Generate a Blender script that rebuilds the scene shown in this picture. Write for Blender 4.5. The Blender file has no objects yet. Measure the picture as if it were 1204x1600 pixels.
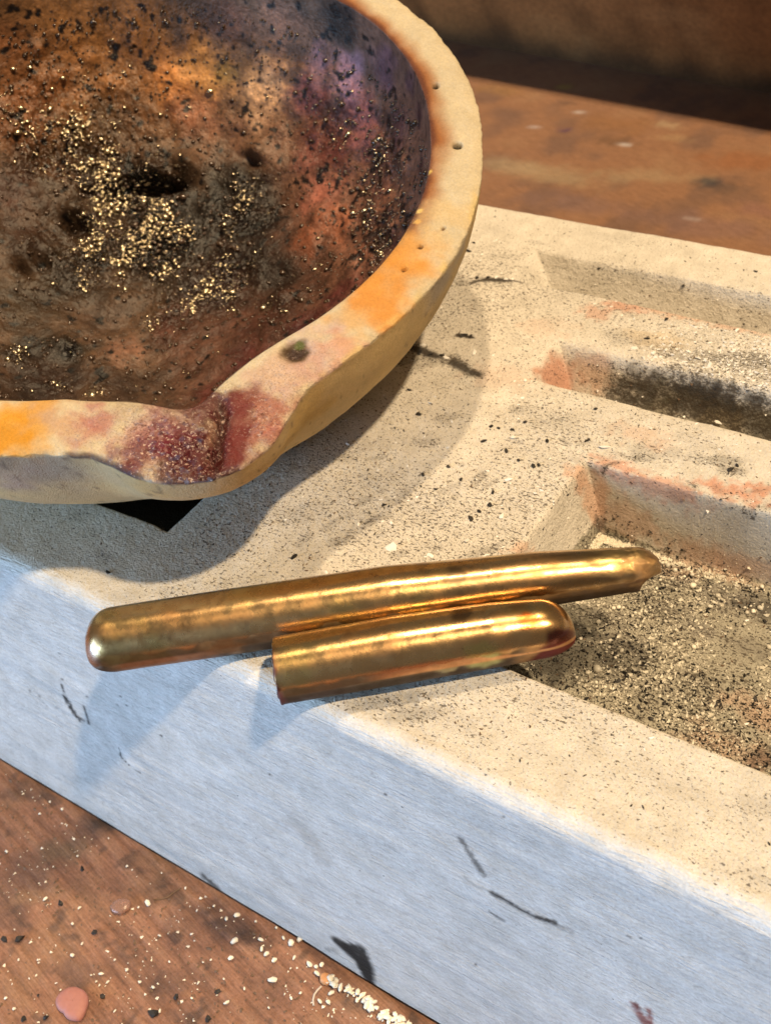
import bpy, math, random
import numpy as np
from mathutils import Matrix, Vector

# ------------------------------------------------------------------ units: 1 u = 5 mm
S = 0.005
scene = bpy.context.scene
COL = scene.collection

# ------------------------------------------------------------------ camera
F_PX, YAW, PIT, ROL = 1850.0, -0.759, 0.7307, 0.2285
CAM = np.array([15.3631, -13.2141, 25.0])
def cam_axes(yaw, pit, rol):
    f = np.array([math.sin(yaw)*math.cos(pit), math.cos(yaw)*math.cos(pit), -math.sin(pit)])
    r = np.array([math.cos(yaw), -math.sin(yaw), 0.0]); d = np.cross(f, r)
    return np.array([r*math.cos(rol)+d*math.sin(rol), -r*math.sin(rol)+d*math.cos(rol), f])
AX = cam_axes(YAW, PIT, ROL)
cam = bpy.data.cameras.new('camera'); cam_o = bpy.data.objects.new('camera', cam); COL.objects.link(cam_o)
cam.sensor_fit = 'VERTICAL'; cam.sensor_height = 24.0; cam.sensor_width = 24.0*1204/1600
cam.lens = F_PX/1600*24.0
cam.clip_start = 0.002; cam.clip_end = 20.0
m = Matrix.Identity(4)
for i in range(3):
    m[i][0] = AX[0][i]; m[i][1] = -AX[1][i]; m[i][2] = -AX[2][i]; m[i][3] = CAM[i]*S
cam_o.matrix_world = m
cam.dof.use_dof = True; cam.dof.focus_distance = 33.5*S; cam.dof.aperture_fstop = 34.0
scene.camera = cam_o
scene.view_settings.view_transform = 'Standard'; scene.view_settings.look = 'None'
scene.view_settings.exposure = 0.0; scene.view_settings.gamma = 1.0

# ------------------------------------------------------------------ world + lamps (workshop: dim room, two warm lamps, one cool window)
w = bpy.data.worlds.new('World'); scene.world = w; w.use_nodes = True
bg = w.node_tree.nodes['Background']; bg.inputs[0].default_value = (0.62, 0.52, 0.42, 1); bg.inputs[1].default_value = 0.17

def area_lamp(name, pos, target, size, power, color, shape='DISK', size_y=None):
    l = bpy.data.lights.new(name, 'AREA'); l.shape = shape; l.size = size
    if size_y: l.size_y = size_y
    l.energy = power; l.color = color
    o = bpy.data.objects.new(name, l); COL.objects.link(o)
    o.location = pos
    o.rotation_euler = (Vector(target)-Vector(pos)).to_track_quat('-Z', 'Y').to_euler()
    return o
LA = np.array([0.58, -0.03, 1.0]); LA /= np.linalg.norm(LA)
LB = np.array([0.0, 0.17, 1.0]); LB /= np.linalg.norm(LB)
AIM = np.array([-3.0, 8.0, 0.0])*S
sun = bpy.data.lights.new('sunlight', 'SUN'); sun.energy = 3.7; sun.angle = math.radians(2.2); sun.color = (1.0, 0.75, 0.46)
sun_o = bpy.data.objects.new('sunlight', sun); COL.objects.link(sun_o); sun_o.rotation_euler = Vector(LA).to_track_quat('Z', 'Y').to_euler(); sun_o.location = AIM+LA
area_lamp('overhead_lamp', AIM+LB*3.0, AIM, 0.11, 52.0, (1.0, 0.75, 0.46))
area_lamp('window_light', (-0.55, -0.95, 0.12), (-0.02, 0.0, -0.02), 0.8, 18.5, (0.43, 0.69, 1.0), 'RECTANGLE', 0.55)

# ------------------------------------------------------------------ helpers
def lin(c):
    c = np.asarray(c, float)/255.0
    return np.where(c <= 0.04045, c/12.92, ((c+0.055)/1.055)**2.4)
LIGHT = np.array([1.25, 0.98, 0.66])
def alb(r, g, b):                      # albedo that shows as about this sRGB colour under the warm lamps
    return np.clip(lin((r, g, b))/LIGHT, 0.004, 0.85)

def ray(px, py):
    return np.array([(px-602.0)/F_PX, (py-800.0)/F_PX, 1.0]) @ AX
def at(px, py, z=0.0):
    d = ray(px, py); return CAM+d*((z-CAM[2])/d[2])

def _hash(ix, iy, iz, seed):
    h = (ix*374761393+iy*668265263+iz*2147483647+seed*974634777) & 0xFFFFFFFF
    h = ((h ^ (h >> 13))*1274126177) & 0xFFFFFFFF
    h = ((h ^ (h >> 16))*2246822519) & 0xFFFFFFFF
    return ((h ^ (h >> 15)) & 0xFFFFFF)/float(0xFFFFFF)*2-1
def vn(P, fr, seed=0):
    Q = P*fr; I = np.floor(Q).astype(np.int64); F = Q-I; F = F*F*F*(F*(F*6-15)+10)
    out = 0
    for dx in (0, 1):
        wx = F[:, 0] if dx else 1-F[:, 0]
        for dy in (0, 1):
            wy = F[:, 1] if dy else 1-F[:, 1]
            for dz in (0, 1):
                wz = F[:, 2] if dz else 1-F[:, 2]
                out = out+wx*wy*wz*_hash(I[:, 0]+dx, I[:, 1]+dy, I[:, 2]+dz, seed)
    return out
def fbm(P, fr, oct=3, seed=0):
    o = 0; a = 1.0; t = 0
    for i in range(oct):
        o = o+a*vn(P, fr, seed+i*17); t += a; a *= 0.5; fr *= 2.03
    return o/t
def ss(a, b, x):
    t = np.clip((x-a)/(b-a), 0, 1); return t*t*(3-2*t)

def grid_mesh(name, V, nu, nv, mat, attrs=None, closed_u=False, mask=None, normals=False):
    """V: (nu*nv,3) in u, index = i*nv+j"""
    iu = np.arange(nu if closed_u else nu-1); jv = np.arange(nv-1)
    I, J = np.meshgrid(iu, jv, indexing='ij'); I2 = (I+1) % nu
    quads = np.stack([I*nv+J, I2*nv+J, I2*nv+J+1, I*nv+J+1], -1).reshape(-1, 4)
    return quads_mesh(name, V, quads, mat, attrs)
def quads_mesh(name, V, quads, mat, attrs=None, vnorm=None):
    k = quads.shape[1]
    used = np.unique(quads); mp = np.full(len(V), -1, np.int64); mp[used] = np.arange(len(used))
    me = bpy.data.meshes.new(name)
    me.vertices.add(len(used)); me.vertices.foreach_set('co', (V[used]*S).astype(np.float32).ravel())
    n = len(quads); me.loops.add(n*k); me.loops.foreach_set('vertex_index', mp[quads].astype(np.int32).ravel())
    me.polygons.add(n); me.polygons.foreach_set('loop_start', np.arange(0, n*k, k, dtype=np.int32))
    me.polygons.foreach_set('use_smooth', np.ones(n, bool))
    if attrs:
        for an, a in attrs.items():
            if a.ndim == 2:
                at_ = me.attributes.new(an, 'FLOAT_COLOR', 'POINT')
                at_.data.foreach_set('color', np.concatenate([a[used], np.ones((len(used), 1))], 1).astype(np.float32).ravel())
            else:
                at_ = me.attributes.new(an, 'FLOAT', 'POINT'); at_.data.foreach_set('value', a[used].astype(np.float32))
    me.update(calc_edges=True); me.validate()
    if vnorm is not None:
        me.normals_split_custom_set_from_vertices(vnorm[used].tolist())
    if mat: me.materials.append(mat)
    return me
def vnormals(V, quads):
    a, b, c, d = (V[quads[:, i]] for i in range(4))
    fn = np.cross(c-a, d-b); N = np.zeros_like(V)
    for i in range(4):
        for k in range(3): N[:, k] += np.bincount(quads[:, i], fn[:, k], len(V))
    return N/np.maximum(np.linalg.norm(N, axis=1, keepdims=True), 1e-12)
def link(name, me, parent=None):
    o = bpy.data.objects.new(name, me); COL.objects.link(o)
    if parent: o.parent = parent
    return o
def tag(o, label=None, cat=None, group=None, kind=None):
    if label: o['label'] = label
    if cat: o['category'] = cat
    if group: o['group'] = group
    if kind: o['kind'] = kind
    return o
def empty(name, loc=(0, 0, 0)):
    o = bpy.data.objects.new(name, None); COL.objects.link(o); o.location = loc; o.empty_display_size = 0.01; return o
def blob(col, P, c, rad, color, s=1.0, nz=0.45, fr=1.0, seed=0, ang=0.0, hard=0.5, N=None):
    """blend a ragged stain of `color` into col around c (3-D ellipsoid, radii rad, turned by ang about z)"""
    rad = np.asarray(rad, float)
    if rad.ndim == 0: rad = np.array([rad, rad, rad])
    Q = P-np.asarray(c)
    R = rad.max()*2.0
    idx = np.nonzero((np.abs(Q) < R).all(1))[0]
    if len(idx) == 0: return
    Q = Q[idx]
    if ang:
        ca, sa = math.cos(ang), math.sin(ang)
        Q = np.stack([Q[:, 0]*ca+Q[:, 1]*sa, -Q[:, 0]*sa+Q[:, 1]*ca, Q[:, 2]], 1)
    d = np.sqrt(((Q/rad)**2).sum(1))+nz*fbm(P[idx], fr*2.0/rad.min() if fr > 0 else -fr, 3, seed)
    wgt = s*(1-ss(hard, 1.1, d))
    if col.ndim == 2: col[idx] = col[idx]*(1-wgt[:, None])+np.asarray(color)*wgt[:, None]
    else: col[idx] = col[idx]*(1-wgt)+color*wgt

# ------------------------------------------------------------------ materials
def new_mat(name):
    mt = bpy.data.materials.new(name); mt.use_nodes = True
    return mt, mt.node_tree.nodes, mt.node_tree.links, mt.node_tree.nodes['Principled BSDF']
def nd(N, t, **kw):
    n = N.new(t)
    for k, v in kw.items():
        if k == 'inp':
            for a, b in v.items(): n.inputs[a].default_value = b
        else: setattr(n, k, v)
    return n
def coords(N, L, sc=(1, 1, 1)):
    tc = N.new('ShaderNodeTexCoord'); mp = N.new('ShaderNodeMapping')
    mp.inputs['Scale'].default_value = tuple(s/S for s in sc)
    L.new(tc.outputs['Object'], mp.inputs['Vector']); return mp.outputs['Vector']
def noise(N, L, vec, scale, detail=3, rough=0.55):
    n = N.new('ShaderNodeTexNoise'); n.inputs['Scale'].default_value = scale
    n.inputs['Detail'].default_value = detail; n.inputs['Roughness'].default_value = rough
    L.new(vec, n.inputs['Vector']); return n.outputs['Fac']
def mrange(N, L, v, a, b, c=0.0, d=1.0):
    n = N.new('ShaderNodeMapRange'); n.inputs[1].default_value = a; n.inputs[2].default_value = b
    n.inputs[3].default_value = c; n.inputs[4].default_value = d; L.new(v, n.inputs[0]); return n.outputs[0]
def math_(N, L, op, a, b):
    n = N.new('ShaderNodeMath'); n.operation = op
    for i, x in enumerate((a, b)):
        if isinstance(x, (int, float)): n.inputs[i].default_value = x
        else: L.new(x, n.inputs[i])
    return n.outputs[0]
def mix(N, L, fac, a, b, mode='MIX'):
    n = N.new('ShaderNodeMix'); n.data_type = 'RGBA'; n.blend_type = mode
    for i, x in ((0, fac), (6, a), (7, b)):
        if isinstance(x, (int, float)): n.inputs[i].default_value = x
        elif isinstance(x, (tuple, list)): n.inputs[i].default_value = (*x, 1) if len(x) == 3 else x
        else: L.new(x, n.inputs[i])
    return n.outputs[2]
def attr(N, name):
    n = N.new('ShaderNodeAttribute'); n.attribute_name = name; return n
def bump(N, L, h, dist, strength=1.0, nrm=None):
    b = N.new('ShaderNodeBump'); b.inputs['Strength'].default_value = strength; b.inputs['Distance'].default_value = dist*S
    L.new(h, b.inputs['Height'])
    if nrm: L.new(nrm, b.inputs['Normal'])
    return b.outputs['Normal']

def mat_mould():
    mt, N, L, B = new_mat('plaster_mould')
    v = coords(N, L); c = attr(N, 'Col').outputs['Color']; dirt = attr(N, 'dirt').outputs['Fac']; face = attr(N, 'face').outputs['Fac']
    # fine mottling
    n1 = noise(N, L, v, 1.3, 4); n2 = noise(N, L, v, 14, 3)
    c = mix(N, L, 1.0, c, mix(N, L, mrange(N, L, n1, .3, .7), (.88, .87, .85), (1.06, 1.06, 1.06)), 'MULTIPLY')
    c = mix(N, L, 1.0, c, mix(N, L, mrange(N, L, n2, .3, .7), (.90, .89, .88), (1.05, 1.05, 1.05)), 'MULTIPLY')
    # fine dark specks, denser where dirty
    vs = coords(N, L, (1, 1.8, 1.4)); sp = noise(N, L, vs, 7.5, 2, .5); sp2 = noise(N, L, vs, 17, 2, .5)
    th = mrange(N, L, dirt, 0, 1, .74, .48)
    k = math_(N, L, 'SUBTRACT', sp, th); k = mrange(N, L, k, 0, .035)
    k2 = math_(N, L, 'SUBTRACT', sp2, th); k2 = mrange(N, L, k2, .0, .05, 0, .8)
    k = math_(N, L, 'MAXIMUM', k, k2)
    k = math_(N, L, 'MULTIPLY', k, .8)
    c = mix(N, L, k, c, (.055, .042, .03))
    L.new(c, B.inputs['Base Color']); B.inputs['Roughness'].default_value = .82
    B.inputs['Specular IOR Level'].default_value = .3
    vb = coords(N, L, (.22, 1, 3.4)); br = noise(N, L, vb, 2.6, 4, .6); br = math_(N, L, 'MULTIPLY', br, face)
    vb2 = coords(N, L, (.35, 1, 6.0)); br2 = noise(N, L, vb2, 4.5, 3, .6); br = math_(N, L, 'ADD', br, math_(N, L, 'MULTIPLY', math_(N, L, 'MULTIPLY', br2, face), .5))
    b1 = bump(N, L, br, .24, .9)
    fk_ = mrange(N, L, face, 0, 1, 1, .3); b2 = bump(N, L, math_(N, L, 'MULTIPLY', noise(N, L, v, 5.5, 5, .65), fk_), .09, .9, b1); L.new(bump(N, L, math_(N, L, 'MULTIPLY', noise(N, L, v, 15, 3, .6), fk_), .045, .9, b2), B.inputs['Normal'])
    return mt

def mat_attr(name, rough=.8, spec=.3, metallic=0, nscale=6, namp=.12, bumps=((8, .04),), gloss=False, coat=0, glo=.16, spm=.75, glit=False, spark=False, grain=None):
    mt, N, L, B = new_mat(name); v = coords(N, L); c = attr(N, 'Col').outputs['Color']
    n1 = noise(N, L, v, nscale, 4)
    c = mix(N, L, 1.0, c, mix(N, L, mrange(N, L, n1, .3, .7), (1-namp,)*3, (1+namp,)*3), 'MULTIPLY')
    if grain is not None:
        m1 = N.new('ShaderNodeMapping'); m1.inputs['Rotation'].default_value = (0, 0, math.radians(-grain)); L.new(v, m1.inputs['Vector'])
        m2 = N.new('ShaderNodeMapping'); m2.inputs['Scale'].default_value = (.20, 2.6, 1); L.new(m1.outputs[0], m2.inputs['Vector'])
        gn = noise(N, L, m2.outputs[0], 5.0, 5, .65)
        c = mix(N, L, 1.0, c, mix(N, L, mrange(N, L, gn, .32, .68), (.68, .66, .66), (1.16, 1.18, 1.22)), 'MULTIPLY')
    if glit:
        ga_ = attr(N, 'glit').outputs['Fac']; f1 = noise(N, L, v, 11, 3, .65); f2 = noise(N, L, v, 19, 2, .6)
        c = mix(N, L, math_(N, L, 'MULTIPLY', mrange(N, L, f1, .57, .66, 0, .8), ga_), c, (.66, .50, .42)); c = mix(N, L, math_(N, L, 'MULTIPLY', mrange(N, L, f2, .46, .36, 0, .8), ga_), c, (.10, .03, .035))
    L.new(c, B.inputs['Base Color']); B.inputs['Metallic'].default_value = metallic
    B.inputs['Specular IOR Level'].default_value = spec
    if gloss:
        g = attr(N, 'gloss').outputs['Fac']
        L.new(mrange(N, L, g, 0, 1, rough, glo), B.inputs['Roughness'])
        L.new(mrange(N, L, g, 0, 1, spec, spm), B.inputs['Specular IOR Level'])
    else: B.inputs['Roughness'].default_value = rough
    if coat: B.inputs['Coat Weight'].default_value = coat; B.inputs['Coat Roughness'].default_value = .15
    nr = None
    for s_, d_ in bumps: nr = bump(N, L, noise(N, L, v, s_, 4, .6), d_, .9, nr)
    if spark:
        k_ = attr(N, 'spark').outputs['Fac']; vo = N.new('ShaderNodeTexVoronoi'); vo.inputs['Scale'].default_value = 9.0; vo.inputs['Randomness'].default_value = 1.0; L.new(v, vo.inputs['Vector'])
        sb = N.new('ShaderNodeVectorMath'); sb.operation = 'SUBTRACT'; L.new(vo.outputs['Color'], sb.inputs[0]); sb.inputs[1].default_value = (.5, .5, .5)
        sc_ = N.new('ShaderNodeVectorMath'); sc_.operation = 'SCALE'; L.new(sb.outputs[0], sc_.inputs[0]); L.new(math_(N, L, 'MULTIPLY', k_, 1.5), sc_.inputs['Scale'])
        ad = N.new('ShaderNodeVectorMath'); ad.operation = 'ADD'; L.new(sc_.outputs[0], ad.inputs[0]); L.new(nr, ad.inputs[1])
        no = N.new('ShaderNodeVectorMath'); no.operation = 'NORMALIZE'; L.new(ad.outputs[0], no.inputs[0]); nr = no.outputs[0]
    if nr: L.new(nr, B.inputs['Normal'])
    return mt

def mat_plain(name, color, rough=.8, var=.15, scale=20, metallic=0, spec=.4, trans=0, sss=0):
    mt, N, L, B = new_mat(name); v = coords(N, L)
    info = N.new('ShaderNodeObjectInfo')
    n1 = noise(N, L, v, scale, 2)
    c = mix(N, L, n1, tuple(x*(1-var) for x in color), tuple(min(1, x*(1+var)) for x in color))
    r = mrange(N, L, info.outputs['Random'], 0, 1, 1-var, 1+var)
    cc = N.new('ShaderNodeCombineColor'); [L.new(r, cc.inputs[i]) for i in range(3)]
    c = mix(N, L, 1.0, c, cc.outputs[0], 'MULTIPLY')
    L.new(c, B.inputs['Base Color']); B.inputs['Roughness'].default_value = rough; B.inputs['Metallic'].default_value = metallic
    B.inputs['Specular IOR Level'].default_value = spec
    if trans: B.inputs['Transmission Weight'].default_value = trans
    if sss:
        B.inputs['Subsurface Weight'].default_value = sss; B.inputs['Subsurface Radius'].default_value = (.002, .001, .0008)
    return mt

M_MOULD = mat_mould()
M_BOARD = mat_attr('worn_board', .62, .35, 0, 9, .16, ((5, .03), (16, .03)), grain=-11.3)
M_PANEL = mat_attr('dark_panel', .75, .2, 0, 3, .2, ((4, .05),))
M_CLAY = mat_attr('fired_clay', .85, .25, 0, 12, .10, ((7, .035), (20, .05)), gloss=True, glo=.17, spm=.6, glit=True, spark=True)
M_SLAG = mat_attr('glassy_slag', .50, .5, 0, 7, .25, ((4.0, .06), (9, .05)), gloss=True, glo=.14, spm=.26, spark=True)
M_BEAD = mat_plain('slag_bead', (.07, .04, .025), .2, .4, 8, 0, 1.0)
M_GLINT = mat_plain('glint_beads', (.86, .73, .52), .26, .2, 8, 1.0, .5)
M_WHITE = mat_plain('white_granule', (.80, .74, .62), .6, .12)
M_GLASSY = mat_plain('pale_bead', (.66, .62, .52), .35, .25)
M_CHIP = mat_plain('pale_chip', (.78, .76, .72), .5, .12)
M_BLACK = mat_plain('black_grit', (.022, .019, .017), .6, .5)
M_BROWN = mat_plain('brown_grit', (.12, .075, .045), .7, .5)
M_PINK = mat_plain('pink_stone', (.38, .17, .145), .6, .12, 6, sss=.25)
M_PINKG = mat_plain('pink_glass', (.55, .34, .27), .25, .1, 6, trans=.65)
M_ORANGE = mat_plain('orange_stone', (.66, .32, .14), .5, .15, 6)
M_FIBRE = mat_plain('grey_fibre', (.5, .45, .4), .5, .1)

# ------------------------------------------------------------------ mould block
D_BLK, H_BLK, DRAFT = 24.88, 12.0, 2.36; RF = .62; FS = -.32
RECESS = [  # x0,x1,y0,y1, depth, draft x0, draft x1, draft y0, draft y1
    (0.80, 15.2, 3.30, 11.72, 2.55, .70, .5, .25, .45, .07),
    (-3.15, 14.8, 14.92, 17.10, 1.95, .95, .5, .55, .75, .17),
    (-7.00, 14.8, 20.15, 22.30, 1.5, 1.15, .5, .35, .75, .09),
    (-26.5, -9.98, 3.25, 19.0, 1.55, .4, .30, .30, .4, .06)]
def ramp(t, r=.10):                       # 0 outside, 1 past the draft, rounded lip and foot
    return np.clip((np.sqrt(t*t+r*r)+t-(np.sqrt((t-1)**2+r*r)+(t-1)))/2, 0, 1)
def ztop(x, y, noisy=True):
    x = np.atleast_1d(np.asarray(x, float)); y = np.atleast_1d(np.asarray(y, float))
    P = np.stack([x, y, 0*x], 1)
    wx = .07*fbm(P, .55, 3, 5) if noisy else 0; wy = .07*fbm(P, .55, 3, 9) if noisy else 0
    X = x+wx; Y = y+wy; z = 0*x
    for (x0, x1, y0, y1, dp, a, b, c, d, lip) in RECESS:
        t = np.minimum(np.minimum((X-x0)/a, (x1-X)/b), np.minimum((Y-y0)/c, (y1-Y)/d))
        # round the plan corners and foot
        ta, tb, tc, td = ramp((X-x0)/a, lip), ramp((x1-X)/b, lip), ramp((Y-y0)/c, lip), ramp((y1-Y)/d, lip)
        h = ta*tb*tc*td
        hm = np.minimum(np.minimum(ta, tb), np.minimum(tc, td))
        z = z-dp*(.25*h+.75*hm)
    if noisy:
        z = z+.035*fbm(P, .35, 4, 1)+.012*fbm(P, 3.0, 2, 3)
    return z
def lines(a, b, step, brk):
    L_ = list(np.arange(a, b, step))
    for (p, q, n) in brk: L_ += list(np.linspace(p, q, n))
    L_ = np.unique(np.round(np.array(L_), 4)); L_ = L_[(L_ >= a) & (L_ <= b)]
    keep = [L_[0]]
    for v_ in L_[1:]:
        if v_-keep[-1] > .012: keep.append(v_)
    return np.array(keep)
bx, by = [], []
for (x0, x1, y0, y1, dp, a, b, c, d, lip) in RECESS:
    bx += [(x0-.12, x0+a+.12, 30), (x1-b-.1, x1+.1, 10)]; by += [(y0-.12, y0+c+.12, 26), (y1-d-.12, y1+.12, 28)]
xs = np.concatenate([lines(-30, -11, .13, bx), lines(-10.95, 16.0, .068, bx)])
ys = lines(FS+RF, D_BLK-.3, .068, by)
# section past the front edge: fillet then drafted face; same at the back
slope = math.atan2(DRAFT+FS, H_BLK); span = math.pi/2-slope
prof = []                                   # (y, z, face)
for k in range(150, 0, -1):
    t = (k/150.0)*(H_BLK-RF*.9)
    y0f = FS+RF-RF*math.sin(span); z0f = -RF+RF*math.cos(span)
    prof.append((y0f-t*math.sin(slope), z0f-t*math.cos(slope), 1.0))
for k in range(12, 0, -1):
    a = span*k/12; prof.append((FS+RF-RF*math.sin(a), -RF+RF*math.cos(a), k/12.0))
nf = len(prof)
# keep more lines on the face for relief
ypro = [p[0] for p in prof]+list(ys)+[D_BLK-.2, D_BLK-.08, D_BLK, D_BLK+.05, D_BLK+.6]
zpro = [p[1] for p in prof]+[0]*len(ys)+[-.005, -.05, -.2, -.5, -H_BLK]
fpro = [p[2] for p in prof]+[0]*len(ys)+[0, 0, .2, .5, 1]
NX, NY = len(xs), len(ypro)
X, Y = np.meshgrid(xs, np.array(ypro), indexing='ij'); Z = np.broadcast_to(np.array(zpro), X.shape).copy(); FA = np.broadcast_to(np.array(fpro), X.shape).copy()
V = np.stack([X.ravel(), Y.ravel(), Z.ravel()], 1); FA = FA.ravel()
top = FA < .99
V[:, 2] += np.where(FA < .5, ztop(V[:, 0], np.clip(V[:, 1], -1., D_BLK)), 0)*(1-FA)
# face relief + slightly crumbled front edge
fn = fbm(V*np.array([.25, 1, 1.2]), 1.0, 3, 21)
V[:, 1] += FA*(.05*fn)+np.where((FA > 0.05) & (FA < .95), .06*fbm(V, .8, 3, 22), 0)
V[:, 2] += np.where((FA > 0.05) & (FA < .95), .03*fbm(V, 1.1, 2, 23), 0)
V[:, 2] = np.maximum(V[:, 2], -H_BLK)
P = V
TOPC = np.array([.70, .665, .60]); FACEC = np.array([.73, .73, .73])
colr = np.where((FA > .6)[:, None], FACEC, TOPC)*np.ones((len(P), 1))
edge = ss(0, 1, FA)[:, None]; colr = TOPC*(1-edge)+FACEC*edge
colr *= (1+.07*fbm(P, .25, 3, 31)+.05*fbm(P, 1.5, 2, 33))[:, None]
dirt = .47+.32*fbm(P, .3, 3, 41)
dirt = np.where(FA > .4, .02, dirt)
dirt *= 1-.9*ss(.1, .6, FA)
# cleaner cream rim band along the front edge on the right, far rim
dirt -= .10*ss(2.4, 1.0, P[:, 1])*(FA < .5)
dirt -= .22*ss(21.2, 21.8, P[:, 1])*ss(-8, -6.5, P[:, 0]); dirt -= .16*ss(22.5, 23.2, P[:, 1]); dirt -= .08*ss(18.5, 17.5, P[:, 1])*ss(10, 14, P[:, 1])
SOOT = np.array([.035, .032, .030]); GREY = np.array([.22, .20, .18]); PNK = np.array([.62, .30, .20]); PNK2 = np.array([.66, .42, .30]); OCH = np.array([.60, .47, .30])
def stain(px, py, rpx, color, s=1.0, asp=1.0, ang=0, z=0.0, seed=0, hard=.3, nz=.55, zr=1.0):
    c = at(px, py, z); u = rpx/42.0
    dark = float(np.mean(color)) < .25 and z > -1
    blob(colr, P, c, (u, u*asp, zr), color, min(1, s*(.62 if dark else 1.1)), nz, 1.0, seed, ang, hard)
    if dark: blob(dirt, P, c, (u*1.25, u*asp*1.4, zr), 1.0, min(1, s*1.2), .8, 1.0, seed+7, ang, .1)
def soil(px, py, rpx, v_, s=1.0, asp=1.0, ang=0, z=0.0, seed=0):
    c = at(px, py, z); u = rpx/50.0
    blob(dirt, P, c, (u, u*asp, 1.0), v_, s, .4, 1.0, seed, ang, .2)
# sooty patches on the top face, dark streaks along the short bar
for i, (px, py, r, s, asp, ang) in enumerate([
    (640, 560, 70, .55, .45, .3), (560, 700, 60, .35, .6, .5), (470, 800, 60, .40, .5, .5), (660, 545, 45, .75, .22, -.4), (770, 437, 34, .85, .3, .05),
    (735, 440, 40, .4, .4, 0), (700, 655, 28, .5, .7, .3), (668, 690, 24, .5, .7, .3), (808, 640, 15, .5, .8, 0), (760, 860, 34, .55, .35, .9), (600, 745, 60, .30, .4, .6),
    (1030, 705, 60, .5, .28, 0), (1130, 720, 42, .62, .3, .3), (1145, 735, 20, .85, .5, .3), (1000, 715, 30, .6, .3, .4), (1090, 690, 50, .35, .4, 0),
    (720, 1130, 30, .2, .6, 0), (640, 1115, 42, .62, .4, .6), (590, 1095, 60, .60, .25, .65), (1185, 1260, 22, .45, .8, .3), (1185, 1375, 24, .35, .6, 0), (160, 868, 22, .45, .6, 0), (262, 925, 20, .35, .7, 0), (1060, 1225, 34, .14, .5, 0),
    (820, 650, 60, .30, .6, .2), (870, 660, 40, .22, .6, 0), (840, 380, 26, .45, .3, 0), (770, 360, 45, .22, .4, 0), (945, 370, 60, .2, .3, 0), (790, 400, 40, .25, .3, .3),
    (590, 830, 40, .25, .5, .5), (650, 800, 50, .2, .5, .5)]):
    stain(px, py, r, SOOT if s > .5 else GREY, s*.8, asp, ang, seed=100+i)
# warm heat stains round the cavities
for i, (px, py, r, c_, s, asp, ang) in enumerate([
    (870, 580, 48, PNK, .8, .6, .2), (975, 478, 48, PNK, .6, .45, 0), (1060, 490, 60, PNK2, .6, .3, 0), (1150, 510, 70, PNK2, .55, .25, 0), (930, 490, 34, PNK, .45, .6, 0),
    (960, 725, 46, PNK, .6, .35, 0), (1040, 755, 70, PNK, .6, .22, 0), (1150, 770, 60, PNK, .75, .3, 0), (1190, 765, 34, PNK, .7, .4, 0), (905, 740, 26, PNK2, .7, .8, 0),
    (830, 850, 44, PNK2, .6, .3, .9), (1000, 680, 60, PNK2, .35, .4, 0), (1020, 530, 60, OCH, .4, .4, 0), (790, 590, 70, PNK2, .25, .6, .2), (850, 510, 60, PNK2, .25, .5, 0)]):
    stain(px, py, r, c_, s, asp, ang, seed=200+i, nz=.7)
# the slot: soot on its far wall and floor
for i, (x, y, z, rx, ry, s) in enumerate([(1.6, 16.75, -.8, 2.7, .75, 1.0), (4.3, 16.7, -.9, 3.2, .8, .97), (-.1, 16.5, -1.2, 1.3, .6, .85), (2.5, 17.0, -.4, 1.5, .5, .7), (6.6, 16.9, -.9, .5, .8, .0)]):
    blob(colr, P, (x, y, z), (rx, ry, 1.0), SOOT*.7, s*.86, .75, 1.3, 250+i, 0, .25); blob(dirt, P, (x, y, z), (rx*1.15, ry*1.2, 1.1), 1.0, s, .8, 1.3, 240+i, 0, .3)
sl_ = (P[:, 0] > -1.5) & (P[:, 1] > 15) & (P[:, 1] < 17.2) & (P[:, 2] < -.25) & (FA < .5); mo = ss(.05, .5, fbm(P[sl_], 1.1, 4, 255))*.55; colr[sl_] = colr[sl_]*(1-mo[:, None])+np.array([.16, .14, .09])*mo[:, None]
blob(colr, P, (6.0, 16.9, -.8), (.9, .9, .9), (.5, .48, .43), .8, .5, 1, 256)
blob(colr, P, (3.2, 16.6, -1.3), (.9, .5, .5), (.22, .18, .12), .7, .5, 1, 257)
for i, (px, py, r, s) in enumerate([(1075, 555, 60, .6), (1150, 565, 70, .65), (1190, 560, 40, .6), (1010, 575, 50, .3), (1180, 590, 40, .5), (980, 530, 60, .35)]):
    stain(px, py, r, SOOT if s > .55 else GREY, s*.85, .35, 0, seed=260+i)
blob(colr, P, (-2.7, 16.0, -1.0), (.9, 1.2, 1.2), PNK*.85, .85, .4, 1, 270); blob(colr, P, (-1.6, 16.9, -.8), (.9, .6, 1.0), PNK2*.9, .6, .4, 1, 271)
# large cavity: floor dirt and the bar tip's painted shadow, orange in corners
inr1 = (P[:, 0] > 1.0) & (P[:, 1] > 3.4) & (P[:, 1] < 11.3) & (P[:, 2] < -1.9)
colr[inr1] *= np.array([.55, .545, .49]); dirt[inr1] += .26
for i, (px, py, r, s, asp) in enumerate([(900, 1010, 70, .65, .6), (980, 1010, 50, .45, .6), (1130, 930, 90, .60, .3), (1190, 950, 60, .65, .4), (1060, 960, 60, .35, .4), (850, 1040, 50, .75, .5), (940, 960, 50, .5, .4),
        (1100, 985, 30, .6, .5), (1180, 1015, 50, .45, .4), (920, 985, 40, .7, .3), (1010, 870, 40, .3, .4), (1190, 1185, 20, .95, .9), (1175, 1200, 14, .95, .6), (1080, 1060, 40, .3, .5), (1000, 1060, 40, .3, .5), (960, 1060, 40, .35, .5)]):
    stain(px, py, r, SOOT if s > .6 else GREY*.8, s*.85, asp, 0, -2.5, 300+i, nz=.75)
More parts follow.
